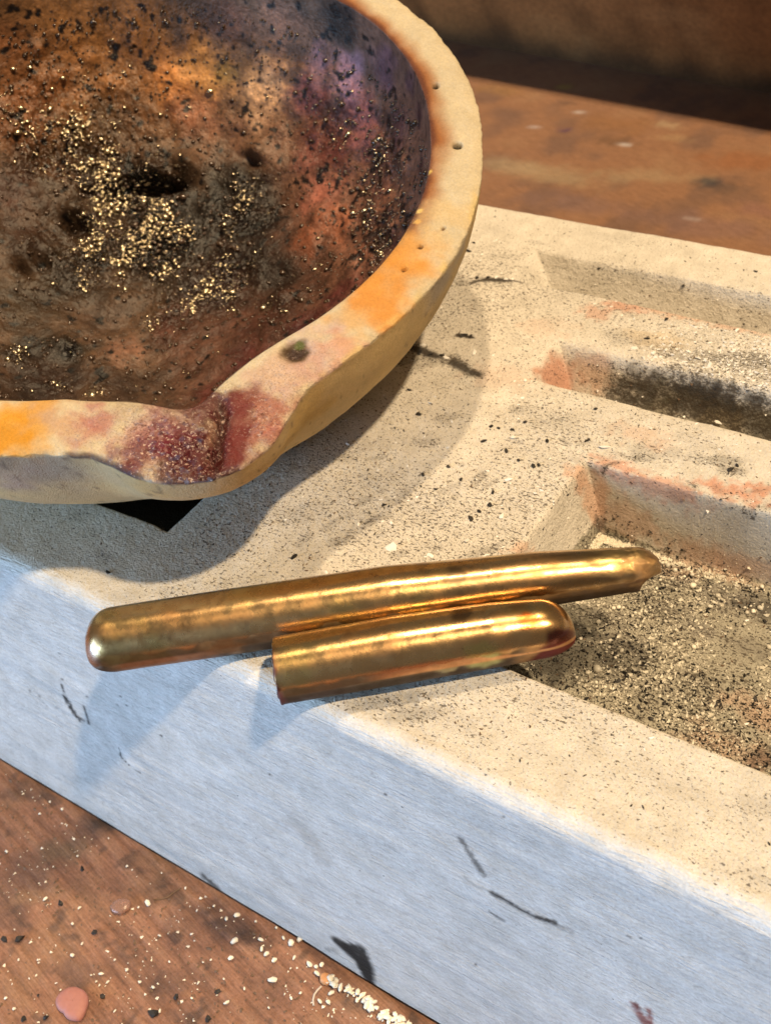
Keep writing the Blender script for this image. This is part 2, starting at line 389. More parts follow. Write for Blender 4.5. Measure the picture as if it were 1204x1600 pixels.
for i, (px, py, r, s) in enumerate([(1190, 1110, 60, .45), (1130, 1160, 60, .4), (1100, 870, 60, .35), (1150, 890, 50, .35), (1050, 880, 50, .3)]):
    stain(px, py, r, PNK2*.9, s, .5, 0, -2.4, 330+i)
blob(colr, P, (1.2, 11.3, -1.3), (.55, .55, 1.6), PNK2, .75, .5, 1, 340); blob(colr, P, (2.3, 11.5, -1.8), (1.3, .5, .9), PNK2, .55, .5, 1, 341)
blob(colr, P, (6.5, 11.5, -2.1), (4.5, .4, .5), PNK2, .5, .5, 1, 342); blob(colr, P, (1.25, 11.25, -2.3), (.35, .35, .6), SOOT, .7, .5, 1, 343)
blob(dirt, P, (5, 11.5, -1.2), (6, .5, 1.6), .22, 1, .3, 1, 344); blob(dirt, P, (1.1, 8, -1.2), (.5, 4, 1.6), .2, 1, .3, 1, 345)
for (px, py, r, v_) in [(700, 830, 130, .62), (520, 780, 120, .62), (560, 850, 100, .60), (430, 880, 90, .5), (700, 600, 90, .55), (820, 700, 110, .58), (1000, 640, 130, .45), (640, 930, 90, .5), (980, 1200, 160, .34), (760, 1120, 60, .4), (620, 640, 70, .6), (1100, 520, 120, .5)]:
    soil(px, py, r, v_, .7, .7, .4, 0, int(px))
# under the crucible: pit coloured near black
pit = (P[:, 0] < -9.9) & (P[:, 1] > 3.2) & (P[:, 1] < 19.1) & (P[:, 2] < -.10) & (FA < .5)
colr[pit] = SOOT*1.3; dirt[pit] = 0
def crack(pts, wd, s_=.9, color=SOOT, seed=0, rag=.6):
    Q = np.array([at(*p) for p in pts]); idx = np.nonzero((FA < .4) & (P[:, 0] > Q[:, 0].min()-1) & (P[:, 0] < Q[:, 0].max()+1) & (P[:, 1] > Q[:, 1].min()-1) & (P[:, 1] < Q[:, 1].max()+1) & (P[:, 2] > -.4))[0]
    A = P[idx]; best = np.full(len(idx), 9.0)
    for a, b in zip(Q[:-1], Q[1:]):
        ab = (b-a)[:2]; t = np.clip(((A[:, :2]-a[:2])@ab)/(ab@ab), 0, 1); best = np.minimum(best, np.linalg.norm(A[:, :2]-(a[:2]+t[:, None]*ab), axis=1))
    wv = s_*(1-ss(.3, 1.1, best/wd+rag*np.maximum(0, fbm(A, 2.5, 3, seed)+.1))); wd2 = min(1, s_*1.4)*(1-ss(.2, 1.9, best/wd+rag*.8*fbm(A, 1.6, 3, seed+3)))
    dirt[idx] = np.maximum(dirt[idx], wd2*1.0)
    if s_ < .8: wv = wv*.6
    colr[idx] = colr[idx]*(1-wv[:, None])+color*wv[:, None]
crack([(732, 442), (760, 436), (800, 437)], .16, .95, seed=901, rag=.9); crack([(800, 437), (830, 442), (884, 453), (930, 462), (990, 475)], .07, .85, seed=902); crack([(640, 540), (665, 552), (700, 562), (745, 585)], .30, .9, seed=903, rag=1.2)
crack([(715, 523), (738, 527)], .14, .95, seed=904); crack([(690, 440), (740, 440)], .12, .5, GREY, seed=905)
for i_ in range(26):
    x_ = random.uniform(420, 760); y_ = random.uniform(690, 880)
    if x_ < 560 and y_ < 800: continue
    crack([(x_, y_), (x_+random.uniform(10, 40), y_-random.uniform(2, 22))], random.uniform(.10, .28), random.uniform(.3, .6), GREY*.7, 910+i_, 1.3)
for i_ in range(16):
    x_ = random.uniform(760, 1180); y_ = 640+(x_-830)*.245+random.uniform(5, 80)
    crack([(x_, y_), (x_+random.uniform(8, 40), y_+random.uniform(-6, 14))], random.uniform(.10, .22), random.uniform(.3, .65), GREY*.6, 950+i_, 1.3)
# black scuffs on the front face (position on the face found by ray)
def at_face(px, py):
    d = ray(px, py); nrm = np.array([0, -math.cos(slope), math.sin(slope)]); q = np.array([0, FS+RF-RF*math.sin(span), -RF+RF*math.cos(span)])
    return CAM+d*(((q-CAM)@nrm)/(d@nrm))
def scuff(pts, wd, s=.9, color=SOOT, seed=0, fr=5.0, rag=.9):
    Q = np.array([at_face(*p) for p in pts]); idx = np.nonzero((FA > .6) & (P[:, 0] > Q[:, 0].min()-1) & (P[:, 0] < Q[:, 0].max()+1))[0]
    if len(idx) == 0: return
    A = P[idx]; best = np.full(len(idx), 9.0)
    for a, b in zip(Q[:-1], Q[1:]):
        ab = b-a; t = np.clip(((A-a)@ab)/(ab@ab), 0, 1); best = np.minimum(best, np.linalg.norm(A-(a+t[:, None]*ab), axis=1))
    wv = s*(1-ss(.3, 1.15, best/wd+rag*np.maximum(0, fbm(A*np.array([1, 1, 2.2]), fr, 3, seed)+.1)))
    colr[idx] = colr[idx]*(1-wv[:, None])+color*wv[:, None]
scuff([(97, 1062), (101, 1095), (113, 1112), (126, 1128)], .10, .95, seed=1)
scuff([(103, 1090), (118, 1118), (128, 1124)], .16, .95, seed=2)
scuff([(130, 1104), (138, 1130)], .10, .9, seed=3)
scuff([(46, 1078), (50, 1084)], .06, .7, seed=4); scuff([(58, 1082), (63, 1090)], .05, .6, seed=5); scuff([(68, 1098), (74, 1105)], .06, .3, seed=6)
scuff([(185, 1168), (188, 1182), (205, 1198), (221, 1208)], .035, .95, seed=7, rag=.3); scuff([(187, 1172), (189, 1182)], .07, .9, seed=8)
scuff([(718, 1312), (735, 1335), (754, 1366)], .17, .75, SOOT*2.2, 9)
scuff([(768, 1394), (800, 1412), (835, 1432), (866, 1442)], .13, .95, SOOT, 10); scuff([(856, 1438), (890, 1456)], .12, .45, SOOT*2, 11)
scuff([(725, 1370), (745, 1385), (770, 1392)], .08, .3, SOOT*3, 12); scuff([(764, 1424), (768, 1427)], .07, .8, seed=13); scuff([(772, 1430), (786, 1438)], .08, .6, seed=14)
scuff([(526, 1470), (540, 1482), (560, 1500), (570, 1520), (577, 1532)], .30, .98, SOOT*.7, 15, 3.0, .5); scuff([(540, 1478), (566, 1486), (574, 1516)], .42, .98, SOOT*.7, 16, 3.0, .55); scuff([(548, 1488), (566, 1500), (576, 1526)], .40, .98, SOOT*.7, 26, 3.0, .5); scuff([(512, 1484), (525, 1486)], .2, .4, SOOT*2, 17)
scuff([(318, 1370), (330, 1380), (343, 1394)], .3, .8, SOOT, 18, 5, .7); scuff([(1000, 1466), (1001, 1466)], .06, .8, seed=19); scuff([(742, 1508), (743, 1509)], .06, .9, seed=20); scuff([(980, 1462), (984, 1466)], .07, .6, seed=29)
RUST = np.array([.26, .06, .045])
scuff([(990, 1572), (998, 1580), (1008, 1600)], .22, .85, RUST, 21, 4); scuff([(1013, 1578), (1016, 1600)], .14, .85, RUST, 22, 4); scuff([(994, 1570), (996, 1573)], .12, .9, RUST*.7, 23)
for q_ in [(881, 1270), (897, 1277), (910, 1284), (924, 1289), (942, 1298), (955, 1304)]: scuff([q_, (q_[0]+4, q_[1]+4)], .07, .9, RUST*(.4 if q_[0] < 890 else .9), 24)
scuff([(460, 1290), (480, 1310), (500, 1335)], .6, .28, np.array([.35, .30, .25]), 25, 1.5)
for q_ in [(134, 982), (93, 1022), (186, 1087), (181, 1100), (197, 1103), (135, 1087), (250, 1148), (785, 1275), (815, 1253), (600, 1240), (860, 1170), (420, 1210), (330, 1240)]:
    scuff([q_, (q_[0]+3, q_[1]+2)], .045, .85, seed=int(q_[0]), rag=.4)
blob(colr, P, at_face(460, 1600), (.1, .1, .1), SOOT, 0)
# slightly darker along the lower edge, faint dirt
lo = FA > .9
colr[lo] *= (1-.10*ss(-10.5, -12, P[lo, 2])-.05*np.maximum(0, fbm(P[lo], .5, 3, 77)))[:, None]
# end faces (x ends) : extra columns
def with_ends(A, f):
    first = A.reshape(NX, NY, -1)[:1].copy(); last = A.reshape(NX, NY, -1)[-1:].copy()
    if f: first[..., 2] = -H_BLK; last[..., 2] = -H_BLK
    return np.concatenate([first, A.reshape(NX, NY, -1), last], 0).reshape((NX+2)*NY, -1)
V2 = with_ends(V, True); at_ = {'Col': with_ends(np.clip(colr, .004, .9), False), 'dirt': with_ends(np.clip(dirt, 0, 1)[:, None], False)[:, 0], 'face': with_ends(FA[:, None], False)[:, 0]}
mould = link('casting_mould', grid_mesh('casting_mould', V2, NX+2, NY, M_MOULD, at_))
tag(mould, 'white plaster casting mould block with long rectangular cavities, under the bars and crucible', 'mould')

# ------------------------------------------------------------------ bench board and back panel
ZB = -H_BLK
bxs = np.concatenate([np.linspace(-160, -60, 21)[:-1], np.arange(-60, -22, .35), np.arange(-22, 6, .075), np.linspace(6, 60, 30)])
GRAIN = -11.3
bys = np.concatenate([np.linspace(-60, -14, 12)[:-1], np.arange(-14, -2, .075), np.linspace(-2, 24, 8)[1:-1], np.arange(24, 66, .35), np.linspace(66.5, 120, 10)])
X, Y = np.meshgrid(bxs, bys, indexing='ij'); VB = np.stack([X.ravel(), Y.ravel(), np.full(X.size, ZB)], 1)
GA = math.radians(GRAIN)                                   # grain direction in plan
ga = np.array([math.cos(GA), math.sin(GA), 0]); gb = np.array([-math.sin(GA), math.cos(GA), 0])
GP = np.stack([VB@ga*.13, VB@gb*1.5, 0*VB[:, 0]], 1)
near = VB[:, 1] < 10
g1 = fbm(GP, 3.2, 4, 51); g2 = fbm(GP, 1.0, 4, 52); g3 = fbm(VB, .35, 4, 53); g4 = fbm(VB, 1.6, 3, 54)
VB[:, 2] += np.where(near, .035*g1+.02*g4, .01*g3)-.02
cb = np.array([.30, .138, .075])*np.ones((len(VB), 1))
cb = np.where(near[:, None], cb, np.array([.27, .128, .06]))
def mixc(c, col_, wgt): return c*(1-wgt[:, None])+np.asarray(col_)*wgt[:, None]
cb = mixc(cb, (.40, .215, .12), ss(.0, .5, g1)*.4*near)
cb = mixc(cb, (.11, .055, .035), ss(.02, .5, -g1)*.45*near)
cb = mixc(cb, (.12, .07, .05), ss(.0, .5, g3)*.55); cb = mixc(cb, (.34, .19, .09), ss(.1, .6, -g3)*.35)
cb = mixc(cb, (.06, .04, .03), ss(.25, .6, g4)*.6*near)
P = VB; colr = cb
SM = ZB
def bstain(px, py, rpx, color, s=.8, asp=1, ang=0, seed=0, hard=.2, sc=48.0):
    c = at(px, py, ZB); u = rpx/sc
    blob(cb, VB, c, (u, u*asp, 2.0), color, s, .5, .8, seed, ang, hard)
for i, a in enumerate([(165, 1285, 50, (.035, .025, .02), .9, .4, .75), (150, 1290, 90, (.07, .045, .035), .6, .5, .6), (360, 1450, 60, (.07, .04, .03), .75, .6, .3), (330, 1420, 40, (.08, .045, .03), .6, .6, .6), (60, 1230, 70, (.10, .06, .04), .5, .5, .5),
        (100, 1330, 60, (.13, .09, .05), .6, .6, .4), (240, 1400, 40, (.10, .06, .04), .5, .8, 0), (390, 1465, 30, (.045, .03, .025), .7, .7, 0), (30, 1440, 40, (.10, .06, .045), .5, .7, 0), (120, 1520, 70, (.13, .075, .05), .5, .6, .3),
        (260, 1540, 60, (.12, .06, .04), .5, .6, 0), (420, 1540, 60, (.16, .08, .05), .5, .8, 0), (560, 1570, 40, (.10, .06, .04), .6, .6, 0), (20, 1240, 40, (.10, .055, .035), .6, .6, 0), (240, 1340, 60, (.27, .14, .075), .6, .4, .6), (60, 1400, 70, (.28, .15, .075), .6, .3, .7)]):
    bstain(a[0], a[1], a[2], a[3], a[4], a[5], a[6], 400+i)
for i, a in enumerate([(975, 225, 16, (.62, .52, .42), .9, .45, 0), (905, 175, 14, (.55, .48, .4), .6, .5, 0), (835, 198, 12, (.5, .42, .36), .6, .5, 0), (1105, 283, 30, (.03, .03, .035), .95, .7, .0), (1120, 290, 50, (.07, .05, .04), .6, .5, 0), (882, 203, 16, (.10, .045, .07), .8, .7, 0),
        (1050, 215, 40, (.36, .22, .10), .5, .35, 0), (1040, 195, 36, (.42, .29, .15), .55, .4, 0), (850, 270, 130, (.36, .24, .12), .6, .28, -.1), (1000, 275, 110, (.36, .24, .12), .5, .25, .2), (800, 260, 90, (.34, .23, .12), .5, .3, 0), (1160, 250, 90, (.27, .10, .035), .7, .4, 0), (960, 195, 90, (.26, .115, .04), .6, .5, 0),
        (960, 220, 50, (.13, .065, .03), .6, .4, 0), (780, 140, 60, (.30, .15, .05), .6, .5, 0), (880, 135, 20, (.36, .25, .05), .6, .5, 0), (900, 320, 120, (.20, .11, .08), .6, .35, 0), (1100, 350, 140, (.21, .11, .08), .6, .3, 0), (1190, 330, 60, (.24, .11, .08), .5, .4, 0), (1080, 342, 20, (.45, .36, .3), .4, .3, 0), (885, 160, 22, (.08, .045, .03), .6, .5, 0)]):
    bstain(a[0], a[1], a[2], a[3], a[4], a[5], a[6], 430+i, sc=24.0)
cb *= np.array([.90, .98, 1.15])
bench = link('bench_surface', grid_mesh('bench_surface', VB, len(bxs), len(bys), M_BOARD, {'Col': np.clip(cb, .004, .9)})); tag(bench, 'worn reddish brown bench board with stains', None, None, 'structure')

# back panel: slab standing on the board, its foot follows the dark line at the top of the picture
pa, pb = at(677, 60, ZB), at(1204, 146, ZB); pd = (pb-pa)[:2]/np.linalg.norm((pb-pa)[:2]); pn = np.array([-pd[1], pd[0]])
HP = 9.5; LEAN = 4.5/9.5  # forward lean made up to shade the strip at its foot
us = np.linspace(-70, 70, 120); vs_ = np.linspace(0, HP, 50)
U, W = np.meshgrid(us, vs_, indexing='ij')
def slab(t): return np.stack([pa[0]+pd[0]*(U+15)+pn[0]*(t-LEAN*W), pa[1]+pd[1]*(U+15)+pn[1]*(t-LEAN*W), ZB+W-.02], -1).reshape(-1, 3)
VP = slab(0); VP[:, 1] += .12*fbm(VP, .25, 3, 61)
V_all = np.concatenate([VP, slab(2.2)]); n0 = len(VP); nu, nv = len(us), len(vs_)
q = [];
I, J = np.meshgrid(np.arange(nu-1), np.arange(nv-1), indexing='ij'); a = (I*nv+J).ravel()
q1 = np.stack([a, a+nv, a+nv+1, a+1], 1); q2 = q1[:, ::-1]+n0
i_ = np.arange(nu-1); tq = np.stack([i_*nv+nv-1, (i_+1)*nv+nv-1, (i_+1)*nv+nv-1+n0, i_*nv+nv-1+n0], 1)
j_ = np.arange(nv-1); s1 = np.stack([j_, j_+1, j_+1+n0, j_+n0], 1); s2 = s1+(nu-1)*nv
cp = np.array([.19, .078, .025])*np.ones((len(V_all), 1)); st = fbm(V_all*np.array([1, 1, .22]), .5, 4, 62)
cp = cp*(1+.55*st)[:, None]; cp = mixc(cp, (.30, .14, .05), ss(.2, .6, fbm(V_all, .3, 3, 63))*.5); cp = mixc(cp, (.02, .012, .008), ss(2.5, .2, V_all[:, 2]-ZB+.8*st)*.6)
for (px, py, r) in [(840, 18, 22), (900, 15, 14), (980, 30, 12), (745, 10, 14)]:
    d = ray(px, py); nn = np.array([pn[0], pn[1], 0]); c_ = CAM+d*(((pa-CAM)@nn)/(d@nn)); blob(cp, V_all, c_, r/22, (.24, .14, .06), .6, .6, 1, px)
panel = link('back_panel', quads_mesh('back_panel', V_all, np.concatenate([q1, q2, tq, s1, s2]), M_PANEL, {'Col': np.clip(cp, .004, .9)}))
tag(panel, 'dark brown upright panel leaning over the board behind the mould', 'panel')

# ------------------------------------------------------------------ crucible
CC = np.array([-16.2428, 10.4878, 9.0]); CT = (-.2243, .1068)
cn = np.array([-CT[0], -CT[1], 1.0]); cn /= np.linalg.norm(cn)
cex = np.array([1, 0, CT[0]]); cex /= np.linalg.norm(cex); cey = np.cross(cn, cex)
R_IN, R_OUT, D_IN, D_OUT = 11.2, 12.95, 8.3, 10.0
OUT = [(-180, 12.9), (-90, 12.95), (-62, 13.08), (-53.8, 13.08), (-49.9, 13.22), (-48.1, 13.35), (-45.9, 13.74), (-43.6, 14.25), (-40.4, 14.63), (-36.9, 14.84), (-33.8, 14.85), (-31.1, 14.68), (-28.8, 14.43), (-25.7, 13.85), (-23, 13.40), (-20.9, 13.22), (-16.4, 13.12), (0, 13.10), (9.7, 13.1), (30.6, 12.83), (60.4, 12.86), (90, 12.85), (180, 12.9)]
INN = [(-180, 11.2), (-62, 11.13), (-52.7, 11.13), (-43.6, 11.5), (-40.3, 11.84), (-37.3, 12.26), (-34.7, 12.29), (-31.3, 11.8), (-28.4, 11.56), (-24.4, 11.35), (-19.7, 11.25), (-10, 11.30), (5.9, 11.3), (35.8, 11.12), (66.3, 11.28), (90, 11.3), (180, 11.2)]
NT = 1000
# denser where the picture looks
tt = np.linspace(-math.pi, math.pi, NT, endpoint=False); TH = tt
tdeg = np.degrees(TH)
def smooth_tab(T):
    r = np.interp(tdeg, [a for a, b in T], [b for a, b in T]); k = np.hanning(13); k /= k.sum()
    return np.convolve(np.concatenate([r[-6:], r, r[:6]]), k, 'valid')
ro, ri = smooth_tab(OUT), smooth_tab(INN)
bul = np.clip((ro-13.1)/1.75, 0, 1)
NI, NR, NO = 250, 44, 60
phi = np.linspace(.0004, math.pi/2, NI)
r_in = ri[:, None]*0+R_IN
rows_r = []; rows_z = []; kind = []
for p_ in phi:
    k_ = math.sin(p_)**6
    rows_r.append((R_IN*(1-k_)+ri*k_)*math.sin(p_)); rows_z.append(-D_IN*math.cos(p_)+0*ri); kind.append(0)
for j in range(1, NR):
    f = j/(NR-1); rows_r.append(ri+(ro-ri)*f)
    rows_z.append((.10*max(0, 1-abs(2*f-1)**8)-.03*f)*np.ones(NT)-.12*bul*f**1.5); kind.append(1)
for j in range(1, NO):
    a_ = (j/(NO-1))**1.25*math.pi/2*.985; zz = D_OUT*math.sin(a_)
    base = 12.76; fac = math.exp(-(zz/3.0)**2)
    rows_r.append((base*(1-fac)+ro*fac)*math.cos(a_)-.04*min(1, j/2)); rows_z.append(-zz-.12*min(1, j/2)-.12*bul*fac); kind.append(2)
RR = np.array(rows_r).T; ZZ = np.array(rows_z).T; K = np.array(kind); NV = len(K)
TT = np.broadcast_to(TH[:, None], RR.shape)
Lc = np.stack([RR*np.cos(TT), RR*np.sin(TT), ZZ], -1).reshape(-1, 3); KK = np.broadcast_to(K, RR.shape).ravel()
TD = np.broadcast_to(tdeg[:, None], RR.shape).ravel(); RRf = RR.ravel()
nin, nrm_, nou = KK == 0, KK == 1, KK == 2
def in_bowl(px, py):
    d = ray(px, py); o = CAM-CC; o = np.array([o@cex, o@cey, o@cn]); v = np.array([d@cex, d@cey, d@cn]); s_ = np.array([1/R_IN, 1/R_IN, 1/D_IN])
    o2 = o*s_; v2 = v*s_; A = v2@v2; B = 2*o2@v2; Q = o2@o2-1
    return o+v*((-B+math.sqrt(max(0, B*B-4*A*Q)))/(2*A))
def on_rim(px, py):
    d = ray(px, py); t = ((CC-CAM)@cn)/(d@cn); X_ = CAM+d*t-CC; return np.array([X_@cex, X_@cey, 0])
def on_out(px, py):                     # nearest vertex of the outer wall along the ray (world dims small: brute force)
    d = ray(px, py); d = np.array([d@cex, d@cey, d@cn]); d /= np.linalg.norm(d); o = CAM-CC; o = np.array([o@cex, o@cey, o@cn])
    W_ = Lc[nou]-o; t = W_@d; e = np.linalg.norm(W_-t[:, None]*d, axis=1)+t*.02
    return Lc[nou][e.argmin()]
# groove of the spout
gth = np.interp(RRf, [10.5, 12.0, 13, 13.7, 14.5], [-31.2, -31.7, -32.7, -34.4, -35.4])
dt = np.radians(TD-gth)*RRf
spz = ss(10.6, 12.0, RRf)*ss(14.95, 14.2, RRf)
groove = (.30*np.exp(-(dt/.20)**2)*ss(12.0, 12.7, RRf)+.09*np.exp(-((dt-.1)/1.1)**2))*spz*np.where(nou, 0, 1)
Lc[:, 2] -= groove
# bowl interior relief: slag lumps, crust, pits
inw = np.where(nin, ss(1.0, .93, RRf/R_IN), 0)
low = fbm(Lc, .42, 3, 71); mid = fbm(Lc, 1.3, 3, 72); hi = vn(Lc, 3.4, 73); hi2 = vn(Lc, 6.0, 74)
rough = np.full(len(Lc), .22)
for (px, py, r, v_) in [(150, 270, 170, .95), (250, 400, 170, .95), (80, 190, 120, .9), (350, 460, 110, .6), (560, 300, 120, .7), (590, 370, 90, 1.0), (600, 200, 90, .6), (120, 80, 200, .5), (520, 60, 70, .6), (60, 420, 120, .8), (200, 560, 120, .35), (60, 560, 70, .7)]:
    blob(rough, Lc, in_bowl(px, py), r/46, v_, .9, .4, 1, int(px), 0, .2)
inn_dir = -np.stack([Lc[:, 0]/R_IN**2, Lc[:, 1]/R_IN**2, Lc[:, 2]/D_IN**2], 1); inn_dir /= np.linalg.norm(inn_dir, axis=1, keepdims=True)
disp = inw*(.38*low+.14*mid*(.4+rough)+rough*(.12*np.maximum(0, hi)**1.5+.07*np.maximum(0, hi2)**1.3-.05*np.maximum(0, -vn(Lc, 2.5, 75))))
def lump(px, py, r, h, asp=1.0, seed=0, ang=0.0):
    c = in_bowl(px, py); u = r/46; Q = Lc-c; Q = np.stack([Q[:, 0]*math.cos(ang)+Q[:, 1]*math.sin(ang), (-Q[:, 0]*math.sin(ang)+Q[:, 1]*math.cos(ang))/asp, Q[:, 2]/max(asp, .7)], 1)
    d = np.linalg.norm(Q, axis=1)/u*(1+.35*mid); return np.where(nin, h*np.exp(-d**2*1.2), 0)
for a in [(300, 260, 34, .75, .6, 0, 0), (240, 268, 30, .5, .8), (125, 335, 30, .55), (130, 215, 40, .4), (405, 240, 26, .55), (505, 330, 34, .35), (480, 380, 40, .30), (430, 205, 20, .2), (330, 330, 30, .25), (90, 120, 20, .25), (140, 90, 16, .25), (170, 130, 18, .2), (60, 75, 14, .25), (255, 345, 28, .3), (40, 390, 40, .4), (190, 470, 30, .3), (100, 545, 24, .35), (25, 550, 20, .3), (360, 560, 40, .15), (440, 470, 24, .25), (360, 400, 30, .2), (280, 440, 26, .25), (550, 415, 30, .25)]:
    disp += lump(*a)
for a in [(232, 291, 40, -1.5, .33, 0, .5), (265, 292, 26, -1.2, .4, 0, .5), (190, 305, 22, -.8, .6), (112, 352, 26, -.8, .5), (130, 350, 16, -.6, .7), (395, 252, 24, -.6, .5), (65, 410, 26, -.5, .5), (35, 420, 20, -.6, .5), (135, 300, 14, -.4, .6)]:
    disp += lump(*a)
Lc = Lc+inn_dir*disp[:, None]
rimn = fbm(Lc, .6, 3, 81); rimf = vn(Lc, 3.2, 82); edge_o = np.where(nrm_, ss(.72, 1.0, np.clip((RR-ri[:, None])/(ro-ri)[:, None], 0, 1).ravel()), 0)
Lc[:, 2] += np.where(nrm_, .05*rimn+.014*rimf, 0)+edge_o*.025*vn(Lc, 4.2, 83)
edge_w = np.where(nou, np.exp(-np.maximum(0, -Lc[:, 2]-.1)/.25), 0)+edge_o
rad = np.stack([np.cos(np.radians(TD)), np.sin(np.radians(TD)), 0*TD], 1)
Lc += rad*(edge_w*(.016*vn(Lc, 1.0, 84)+.03*vn(Lc, 5.0, 85)))[:, None]
Lc[nou] += rad[nou]*(.05*fbm(Lc[nou], .5, 3, 86)+.012*fbm(Lc[nou], 3, 2, 87))[:, None]
for (px, py, r, dp) in [(462, 552, 18, .10), (680, 137, 6, .15), (714, 230, 7, .2), (631, 424, 4, .15), (656, 388, 4, .15), (692, 360, 3, .1)]:
    c = on_rim(px, py); d = np.linalg.norm((Lc-c)[:, :2], axis=1)/(r/44); Lc[:, 2] -= np.where(nrm_, dp*np.exp(-d**4), 0)
# --- colours
glit = np.zeros(len(Lc)); cc = np.zeros((len(Lc), 3)); gloss = np.zeros(len(Lc))
P = Lc
cc[nin] = (.13, .075, .045); gloss[nin] = .85
def A(*c): return np.clip(alb(*c), .004, .9)
ib = [(120, 60, 210, (172, 118, 66), .95), (250, 120, 120, (176, 116, 62), .8), (40, 150, 140, (160, 100, 58), .8), (320, 110, 70, (190, 135, 70), .6), (270, 130, 40, (205, 130, 60), .6), (350, 110, 34, (110, 92, 50), .7), (360, 40, 70, (120, 82, 62), .85), (430, 30, 60, (150, 110, 85), .6), (320, 20, 50, (90, 66, 52), .6),
      (420, 130, 60, (172, 136, 96), .85), (400, 180, 40, (165, 130, 95), .6), (485, 150, 60, (120, 72, 66), .85), (545, 125, 56, (140, 112, 116), .8), (500, 100, 40, (140, 110, 120), .6), (525, 30, 60, (62, 56, 48), .8), (600, 110, 50, (108, 80, 84), .7), (560, 190, 70, (128, 84, 76), .85), (500, 230, 70, (118, 70, 58), .85), (620, 210, 50, (96, 70, 66), .8), (600, 280, 60, (104, 78, 62), .8),  # violet tones here paint the window's sheen on the far wall
      (440, 210, 40, (112, 74, 50), .7), (300, 180, 60, (150, 95, 66), .8), (350, 220, 70, (130, 92, 70), .6), (200, 200, 80, (122, 84, 54), .7), (130, 225, 90, (110, 80, 48), .8), (20, 300, 70, (100, 54, 32), .9), (40, 370, 60, (82, 48, 30), .8), (230, 290, 100, (62, 46, 32), .8), (120, 340, 90, (84, 62, 42), .7), (380, 290, 100, (66, 56, 44), .95), (400, 360, 100, (52, 44, 34), .95), (300, 350, 110, (54, 46, 36), .9), (240, 400, 120, (62, 52, 40), .9),
      (420, 430, 90, (66, 54, 38), .9), (330, 450, 100, (68, 54, 42), .8), (500, 300, 60, (146, 96, 72), .8), (520, 350, 50, (150, 98, 62), .8), (480, 380, 44, (148, 94, 58), .7), (600, 330, 50, (128, 92, 62), .7), (590, 370, 44, (40, 32, 30), .9), (570, 400, 40, (130, 90, 62), .6), (560, 440, 30, (110, 70, 55), .6), (500, 430, 50, (96, 70, 50), .6), (100, 430, 110, (74, 58, 42), .8), (40, 470, 80, (84, 64, 40), .8), (50, 540, 60, (48, 42, 26), .85), (110, 550, 40, (44, 40, 28), .85),
      (190, 550, 60, (150, 108, 84), .8), (250, 520, 50, (120, 86, 66), .6), (160, 500, 60, (104, 78, 60), .6), (300, 590, 80, (116, 88, 66), .7), (60, 600, 110, (72, 50, 40), .8), (200, 605, 70, (82, 60, 48), .6), (400, 520, 80, (104, 66, 48), .75), (450, 480, 50, (82, 58, 42), .7), (480, 510, 60, (100, 42, 40), .85), (380, 570, 60, (110, 50, 46), .8), (530, 460, 40, (92, 44, 40), .8), (330, 620, 60, (120, 62, 52), .8), (610, 380, 26, (70, 52, 50), .8), (660, 260, 26, (60, 40, 46), .85), (655, 180, 24, (70, 46, 50), .8), (640, 130, 26, (96, 70, 72), .7), (580, 90, 30, (118, 90, 80), .6)]
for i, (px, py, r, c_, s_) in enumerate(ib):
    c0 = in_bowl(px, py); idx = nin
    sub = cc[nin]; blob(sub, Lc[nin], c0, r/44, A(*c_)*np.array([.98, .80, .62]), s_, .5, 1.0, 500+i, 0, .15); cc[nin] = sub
cc[nin] *= (1+.30*fbm(Lc[nin], 1.5, 3, 91)+.18*vn(Lc[nin], 5, 92))[:, None]
# black crust flecks, more of them to the right and in the centre
fl = np.zeros(len(Lc)); fl[:] = .12
for (px, py, r, v_) in [(600, 250, 110, .9), (590, 370, 80, 1.0), (640, 330, 60, 1.0), (525, 40, 60, .8), (520, 260, 90, .6), (250, 320, 140, .6), (150, 60, 150, .25), (400, 330, 110, .5)]:
    blob(fl, Lc, in_bowl(px, py), r/46, v_, .9, .4, 1, int(px)+3, 0, .2)
f_ = ss(.0, .22, vn(Lc, 2.4, 95)*.6+vn(Lc, 5.0, 96)*.6-.55+.62*fl)
cc = np.where(nin[:, None], cc*(1-f_[:, None]*.92)+np.array([.012, .009, .010])*f_[:, None]*.92, cc)
for a in [(232, 291, 46), (262, 291, 26), (112, 352, 26), (190, 305, 20)]:  # deep holes: darkness painted into the colour too
    sub = cc[nin]; blob(sub, Lc[nin], in_bowl(a[0], a[1]), a[2]/46*np.array([1, .55, .8]), (.01, .008, .006), .9, .4, 1, 97, .5); cc[nin] = sub
gsub = gloss[nin]
for (px, py, r, v_) in [(120, 60, 200, .45), (420, 130, 60, .55), (250, 120, 100, .5), (600, 330, 80, .6)]: blob(gsub, Lc[nin], in_bowl(px, py), r/46, v_, .9, .4, 1, 98)
gloss[nin] = gsub
lum = cc[nin].mean(1, keepdims=True); cc[nin] *= np.clip((lum/.17)**.75, .25, 1.15)*(1+1.0*ss(5.5, 9, RRf[nin])*ss(0, 25, TD[nin])*ss(125, 100, TD[nin]))[:, None]; cc[nin] = cc[nin]*(1+(np.array([.10, -.10, .02])*ss(-60, -10, TD[nin])[:, None]*ss(110, 60, TD[nin])[:, None]))  # right bowl wall brightened in colour to make up for weak light
ir_ = ss(.90, .985, RRf[nin]/R_IN+.02*fbm(Lc[nin], 1.2, 2, 99))*ss(10, -10, TD[nin]); cc[nin] = mixc(cc[nin], (.045, .014, .012), ir_*.85)
spark = np.zeros(len(Lc)); ssub = spark[nin]
